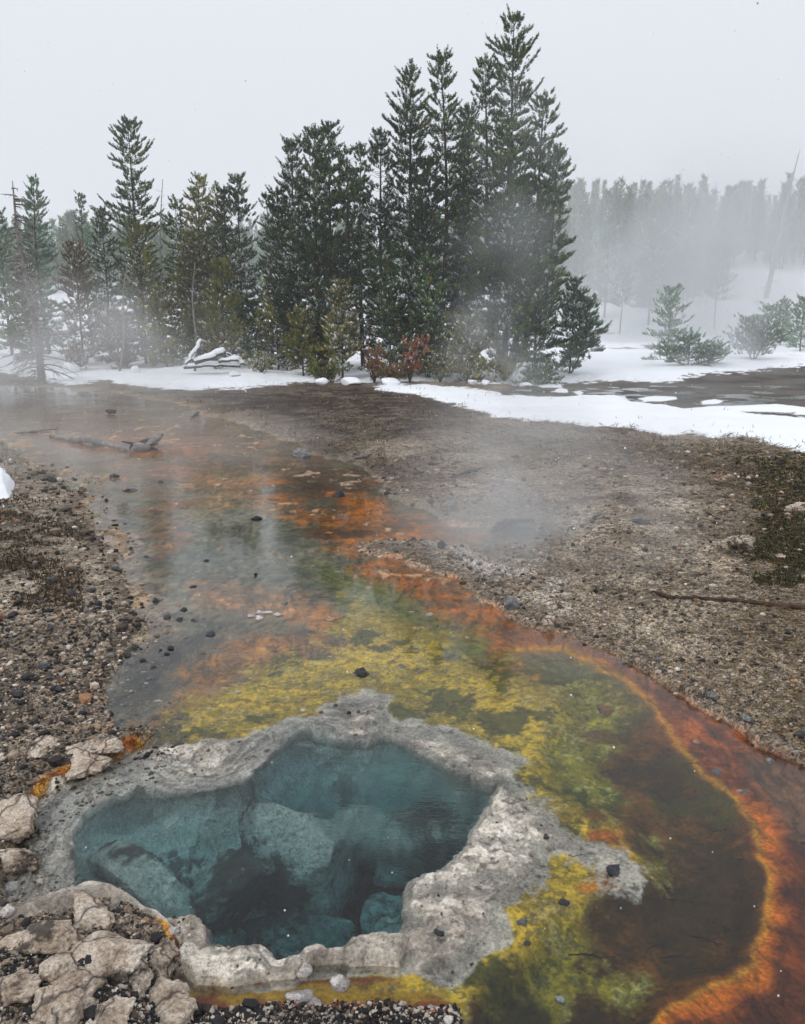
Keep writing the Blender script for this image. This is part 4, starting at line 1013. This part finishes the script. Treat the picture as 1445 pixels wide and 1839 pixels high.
# far forest on the hill: one far mass
def forest():
    r = np.random.default_rng(77)
    protos = []
    for k in range(4):
        SP, SD, SL, paths = pine_data(900+k, 10.0, 1.9, .12, shape=1.15, dens=.28, shoot=.9, wood=False, open_=1.5)
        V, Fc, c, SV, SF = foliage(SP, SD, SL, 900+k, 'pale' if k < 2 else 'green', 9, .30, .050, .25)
        tv, tf = tubes([paths[0]], 4)
        V = np.concatenate([V, tv]); tc_ = np.tile(lin((60,56,54)), (len(tv), 1)); c = np.concatenate([c, tc_])
        F2 = np.concatenate([tf[:, :3], tf[:, [0, 2, 3]]])+len(V)-len(tv); Fc = np.concatenate([Fc, F2]); protos.append((V, Fc, c))
    VV, FF, CC, off = [], [], [], 0; n = 0
    while n < 1300:
        Y = r.uniform(60, 150); px = r.uniform(-420, 1900)
        front = 95 if px > 1305 else (78+6*math.sin(px*.03) if px > 960 else 92)
        if Y < front: continue
        if 1052 < px < 1066 and Y < 110 or 1212 < px < 1222 and Y < 115: continue
        x = gx(px, Y, 8); z = hz(x, Y); V, Fc, c = protos[r.integers(0, 4)]; s = r.uniform(.3, .9)**.8*(1 if px > 960 else .85)
        if Y > 125: s *= .85
        a = r.uniform(0, 6.28); ca, sa = math.cos(a)*s*r.uniform(.8, 1.2), math.sin(a)*s
        W_ = np.stack([V[:, 0]*ca-V[:, 1]*sa+x, V[:, 0]*sa+V[:, 1]*ca+Y, V[:, 2]*s+z-.1], 1)
        VV.append(W_); FF.append(Fc+off); CC.append(c); off += len(V); n += 1
    o = new_mesh('forest', np.concatenate(VV), np.concatenate(FF), M['needles'], None, False, {'Col': ('FLOAT_COLOR', np.concatenate(CC))})
    tag(o, 'distant conifer forest covering the snowy hill', 'forest', kind='stuff')
forest()

# ------------------------------------------------------------------ dead wood
def curve_branch(r, o, d, L, droop, n=8, curl=.5):
    q = np.linspace(0, 1, n); side = np.cross(d, [0, 0, 1]); k = r.uniform(-curl, curl)
    return np.array(o)+np.outer(q*L, d)+np.outer(q**2*L*k, side)+np.outer(q**2*L, [0, 0, -droop])
def dead_tree(px, Y, top, lean_px, label, seed, nb=60, rad=.07, droop=.8, bl=1.3):
    r = np.random.default_rng(seed); x = gx(px, Y); z = hz(x, Y); H = zat(top, Y)-z; lean = lean_px*Y*cp/F
    t = np.linspace(0, 1, 16); tr = np.stack([lean*t+.06*np.sin(t*7), .05*np.sin(t*5), t*H], 1)
    root = empty('dead_tree', (x, Y, z-.05)); tag(root, label, 'dead tree', 'bare dead trees')
    V, Fc = tubes([(tr, rad*(1-t)**.8+.012)], 8); new_mesh('trunk', V, Fc, M['wood'], root)
    P = []
    for k in range(nb):
        s = r.uniform(.06, .97); o = np.array([np.interp(s, t, tr[:, i]) for i in range(3)]); a = r.uniform(0, 6.28)
        L = bl*(1-s*.75)*r.uniform(.4, 1.1); d = np.array([math.cos(a), math.sin(a), r.uniform(-.1, .35)])
        b = curve_branch(r, o, d, L, droop*r.uniform(.3, 1.3)*(1-s*.6), 9, 1.1); q = np.linspace(0, 1, 9); P.append((b, (.013*(1-q*.8)+.002)*(rad/.07)))
        for m in range(3):
            f = r.uniform(.3, .95); i = int(f*8); dd = b[min(8, i+1)]-b[max(0, i-1)]; dd = dd/np.linalg.norm(dd)+r.normal(size=3)*.6
            P.append((curve_branch(r, b[i], dd/np.linalg.norm(dd), L*.4, droop*.5, 6, .8), np.linspace(.007, .002, 6)*(rad/.07)))
    if P: V, Fc = tubes(P, 4); new_mesh('branches', V, Fc, M['wood'], root)
    return root
dead_tree(75, 26.5, 322, -18, 'grey bare dead tree with drooping curled twigs at left beside the water', 701, nb=120, rad=.12, bl=1.15)
dead_tree(-8, 30.0, 292, 22, 'bare leaning snag at the left edge', 702, nb=26, rad=.05, droop=-.1, bl=1.3)
dead_tree(350, 29.5, 470, 10, 'thin grey dead sapling above the snowy log pile', 703, nb=44, rad=.035, droop=.2, bl=.7)
dead_tree(215, 30.0, 460, 30, 'thin bare stem leaning in the left grove', 704, nb=20, rad=.03, droop=.1, bl=.5)
dead_tree(290, 36.5, 320, 22, 'bare twiggy top poking out right of the tall single pine', 705, nb=30, rad=.03, droop=-.3, bl=.9)
dead_tree(1365, 80.0, 268, 34, 'tall slanting dead trunk on the right hillside', 706, nb=10, rad=.26, droop=.1, bl=1.0)
dead_tree(1130, 100.0, 312, 2, 'thin dead pole above the hill forest, leftmost', 707, nb=4, rad=.10, bl=.5)
dead_tree(1172, 100.0, 318, 8, 'thin dead pole above the hill forest, middle', 708, nb=4, rad=.10, bl=.5)
dead_tree(1255, 100.0, 322, 8, 'thin dead pole above the hill forest, right of the middle', 709, nb=4, rad=.10, bl=.5)

def wood_path(name, pxs, radii, mat, label, cat, seed, lift=0.02, sides=8, twigs=0, group=None, dz=None):
    r = np.random.default_rng(seed); P = []
    for i, (a, b) in enumerate(pxs):
        x, y, z = ground_pt(a, b); P.append((x, y, max(z, 0)+lift+(dz[i] if dz else 0)))
    P = np.array(P); n = 28; t = np.linspace(0, len(P)-1, n)
    pts = np.stack([np.interp(t, range(len(P)), P[:, i]) for i in range(3)], 1); ra = np.interp(t, range(len(P)), radii)
    pts = pts+r.normal(size=pts.shape)*ra[:, None]*.12; ra = ra*(1+.18*r.normal(size=n))
    o0 = pts[0].copy(); root = empty(name, tuple(o0)); tag(root, label, cat, group)
    V, Fc = tubes([(pts-o0, ra)], sides); new_mesh('stem', V, Fc, mat, root)
    if twigs:
        T = []
        for k in range(twigs):
            i = r.integers(3, n-2); d = r.normal(size=3); d[2] = abs(d[2])*.5; d /= np.linalg.norm(d); L = ra[i]*r.uniform(1.2, 3.5)
            T.append((curve_branch(r, pts[i]-o0, d, L, .1, 5, .4), np.linspace(ra[i]*.35, ra[i]*.1, 5)))
        V, Fc = tubes(T, 5); new_mesh('twigs', V, Fc, mat, root)
    return root
wood_path('driftwood_log', [(92,788),(130,795),(165,801),(200,803),(232,812),(262,813),(290,803)], [.03,.055,.06,.045,.05,.085,.02], M['wood'], 'weathered driftwood log lying across the steaming runoff', 'log', 801, lift=.02, twigs=3, dz=[0,.02,.05,0,0,.03,.12])
wood_path('driftwood_log', [(28,780),(60,779),(105,775)], [.012,.02,.012], M['wood'], 'thin stick lying in the water left behind the driftwood log', 'log', 802)
wood_path('charred_stump', [(236,814),(262,811),(292,800)], [.05,.09,.02], M['char'], 'charred jagged end of wood at the tip of the driftwood log', 'wood', 803, lift=.05, dz=[0,0,.08], twigs=5)
wood_path('fallen_branch', [(1172,1066),(1205,1076),(1290,1079),(1370,1088),(1480,1100)], [.008,.012,.012,.014,.014], M['stick'], 'long reddish brown stick lying on the right gravel bank', 'stick', 804, lift=.012, sides=7, twigs=3)
wood_path('charred_root', [(884,958),(905,950),(930,945),(960,936)], [.02,.032,.028,.010], M['char'], 'charred root lump at the mouth of the small side channel', 'root', 805, lift=.03, twigs=10)
wood_path('fallen_branch', [(806,862),(840,852),(876,842)], [.004,.02,.006], M['char'], 'dark curved branch on the far gravel bank', 'stick', 806, lift=.03, twigs=3)
wood_path('fallen_branch', [(636,826),(655,822),(668,816)], [.012,.03,.006], M['wood'], 'pale stub of wood beside the pointed grey stone', 'stick', 807, lift=.02)
wood_path('fallen_branch', [(343,752),(352,746),(360,744)], [.02,.03,.01], M['wood'], 'pale driftwood knot on the shore of the misty stream', 'stick', 808, lift=.03, twigs=4)
# snowy log pile below the left grove
def logpile():
    parts = [([(335,655),(352,630),(362,612)], .05), ([(350,652),(385,640),(400,632)], .09), ([(395,650),(425,645),(440,655)], .06), ([(330,660),(370,655),(430,658)], .07)]
    for i, (ps, rd) in enumerate(parts):
        Y = 28.4+.15*i; P = np.array([(gx(a, Y), Y+.1*k, zat(b, Y)) for k, (a, b) in enumerate(ps)])
        t = np.linspace(0, 2, 12); pts = np.stack([np.interp(t, range(3), P[:, j]) for j in range(3)], 1)+np.random.default_rng(i).normal(size=(12, 3))*.02
        o0 = pts[0].copy(); root = empty('fallen_log', tuple(o0))
        tag(root, ['upright snowy root of the log pile', 'thick snow capped log of the pile below the left grove', 'short snowy log at the right end of the pile', 'lowest log of the snowy pile'][i], 'log', 'logs of the snowy pile')
        V, Fc = tubes([(pts-o0, np.full(12, rd))], 7); new_mesh('stem', V, Fc, M['char'], root)
        V, Fc = tubes([(pts-o0+np.array([0, -.01, rd*.8]), rd*(1.0+.35*np.sin(np.linspace(0, 3.14, 12)))*np.linspace(.8, 1.1, 12))], 8); new_mesh('snow_cap', V, Fc, M['snow'], root)
    for (px, py, w, h, sd, lb) in [(245,655,20,14,1,'small snow covered stump left of the log pile'), (128,640,50,26,2,'big snow covered mound beside the dead tree'),
        (420,640,26,12,3,'snow covered clump right of the log pile'),(630,668,44,15,4,'snow pillow at the foot of the grove'),(578,672,34,14,5,'smaller snow pillow left of the foot of the young pine'),(700,678,40,16,6,'snow pillow under the rusty bush'),
        (870,690,26,12,7,'snow covered stone at the shore right of the scrub'),(848,692,20,12,8,'snow covered stone at the shore under the scrub'),(944,690,26,10,9,'snow covered stone by the far stream')]:
        Y = {2:30, 1:29, 3:28}.get(sd, 24.8); s = Y*cp/F; x = gx(px, Y); z = hz(x, Y)
        rock('snow_mound', (x, Y, z), (w*s/2, w*s/2*.8, h*s/2*1.2), 820+sd, M['snow'], lb, 'snow mound', 'snow covered lumps', sub=3, sink=.2, rough=.08, ang=.15)
logpile()
# twigs lying on the floor of the brown pool
proto = None
tw = [(1040,1560),(1100,1640),(1160,1560),(1210,1480),(1180,1700),(1230,1620),(1260,1560),(1120,1720),(1290,1660),(1180,1430),(1240,1390),(1150,1370),(1060,1720),(1330,1560),(1200,1600),(1300,1500),(1100,1480),(1270,1690),(1220,1720),(1160,1630)]
r = np.random.default_rng(31)
for i, (a, b) in enumerate(tw):
    x, y = under(a, b, -.10); z = hz(x, y)+.006
    if proto is None:
        P = [(np.array([(-.08,0,0),(-.02,.01,.004),(.04,0,.006),(.09,.015,.002)]), [.003,.004,.003,.0015]), (np.array([(0,.008,.004),(.03,.03,.008),(.05,.05,.004)]), [.002,.0015,.001]), (np.array([(.03,0,.004),(.05,-.03,.008)]), [.002,.001])]
        V, Fc = tubes(P, 5); proto = new_mesh('sunken_twig', V, Fc, M['char']); tag(proto, 'dark twig lying on the floor of the brown shallow pool', 'twig', 'twigs sunk in the brown pool'); o = proto
    else: o = proto.copy(); COL.objects.link(o)
    o.location = (x, y, z); o.rotation_euler = (0, 0, r.uniform(-1.2, .4)); f = r.uniform(.35, .75); o.scale = (f, f, f)
# falling snow
def flakes():
    r = np.random.default_rng(88); n = 1500; Y = 1.3+22*r.random(n)**1.4; X = r.uniform(-.62, .62, n)*(Y+.6); Z = r.uniform(0.05, 1, n)*(1.6+Y*.5)
    T, Fc0 = ico(1); s = r.uniform(.0012, .0026, n)*np.clip(Y/4, .8, 2.4)
    V = T[None]*(1+.5*(r.random((n, len(T), 1))-.5))*s[:, None, None]*np.array([1, 1, 1.3])+np.stack([X, Y, Z], 1)[:, None]
    Fc = Fc0[None]+(np.arange(n)*len(T))[:, None, None]
    o = new_mesh('falling_snow', V.reshape(-1, 3), Fc.reshape(-1, 3), M['snow']); tag(o, 'snowflakes falling over the spring', 'snowflakes', kind='stuff')
flakes()

# ------------------------------------------------------------------ steam and haze
def vol_mat(name, dens, noise_scale=None, thr=(.42, .68), col=(.93, .95, .97), soft=True):
    b = NB(name); v = b.n('ShaderNodeVolumePrincipled'); v.inputs['Color'].default_value = (*col, 1); v.inputs['Anisotropy'].default_value = .2
    if noise_scale is None: v.inputs['Density'].default_value = dens
    else:
        O = b.obj(); ln = b.n('ShaderNodeVectorMath', operation='LENGTH'); b.set(ln.inputs[0], O)
        fall = b.rmap(ln.outputs['Value'], .15, 1.0, 1.0, 0.0)
        fall = b.math('POWER', fall, 1.3)
        nz = b.rmap(b.noise(b.pos(), noise_scale, 3, .55, .6), thr[0], thr[1])
        b.set(v.inputs['Density'], b.math('MULTIPLY', b.math('MULTIPLY', fall, nz), dens))
    b.t.links.new(v.outputs[0], b.out.inputs['Volume']); return b.m
def steam(loc, size, dens, ns, label, rot=(0, 0, 0), thr=(.42, .68)):
    V, Fc = ico(3); o = new_mesh('steam', V, Fc, vol_mat('steam', dens, ns, thr)); o.location = loc; o.scale = size; o.rotation_euler = rot
    tag(o, label, 'steam', kind='stuff')
def P3(px, py, Y): return (gx(px, Y, zat(py, Y)), Y, zat(py, Y))
steam(P3(955, 960, 5.9), (1.35, 1.4, 1.35), 1.7, 1.1, 'steam column rising from the pale stone on the right bank', (0, R_(12), 0), (.36, .70))
steam(P3(1020, 800, 11), (3.0, 2.2, 1.6), .42, .6, 'faint steam drifting over the far part of the right bank', (0, 0, 0), (.40, .72))
steam(P3(60, 690, 20), (6.6, 5.0, 3.2), .60, .45, 'steam drifting round the bare dead tree')
steam(P3(200, 850, 10.5), (4.4, 3.6, 1.3), .42, .8, 'thin steam over the upper runoff')
steam(P3(875, 640, 25), (2.2, 1.2, 2.4), 1.0, .6, 'steam puff at the foot of the tallest pine')
steam(P3(930, 380, 24.5), (2.8, 1.5, 5.4), .20, .35, 'veil of steam rising before the tallest pine', (0, R_(8), 0))
steam(P3(1290, 640, 33), (10, 6, 4), .26, .3, 'low steam over the far stream and the small pines')
steam(P3(1180, 500, 58), (34, 13, 12), .19, .06, 'bank of steam in the valley before the hill forest')
def haze():
    bm = bmesh.new(); bmesh.ops.create_cube(bm, size=1)
    for v in bm.verts: v.co = (v.co.x*1400, v.co.y*(900)+360, (v.co.z+.5)*45-4)
    me = bpy.data.meshes.new('haze'); bm.to_mesh(me); bm.free(); me.materials.append(vol_mat('haze', .0020, None))
    o = bpy.data.objects.new('haze', me); COL.objects.link(o); tag(o, 'thin snowy haze filling the whole valley', 'haze', kind='stuff')
haze()
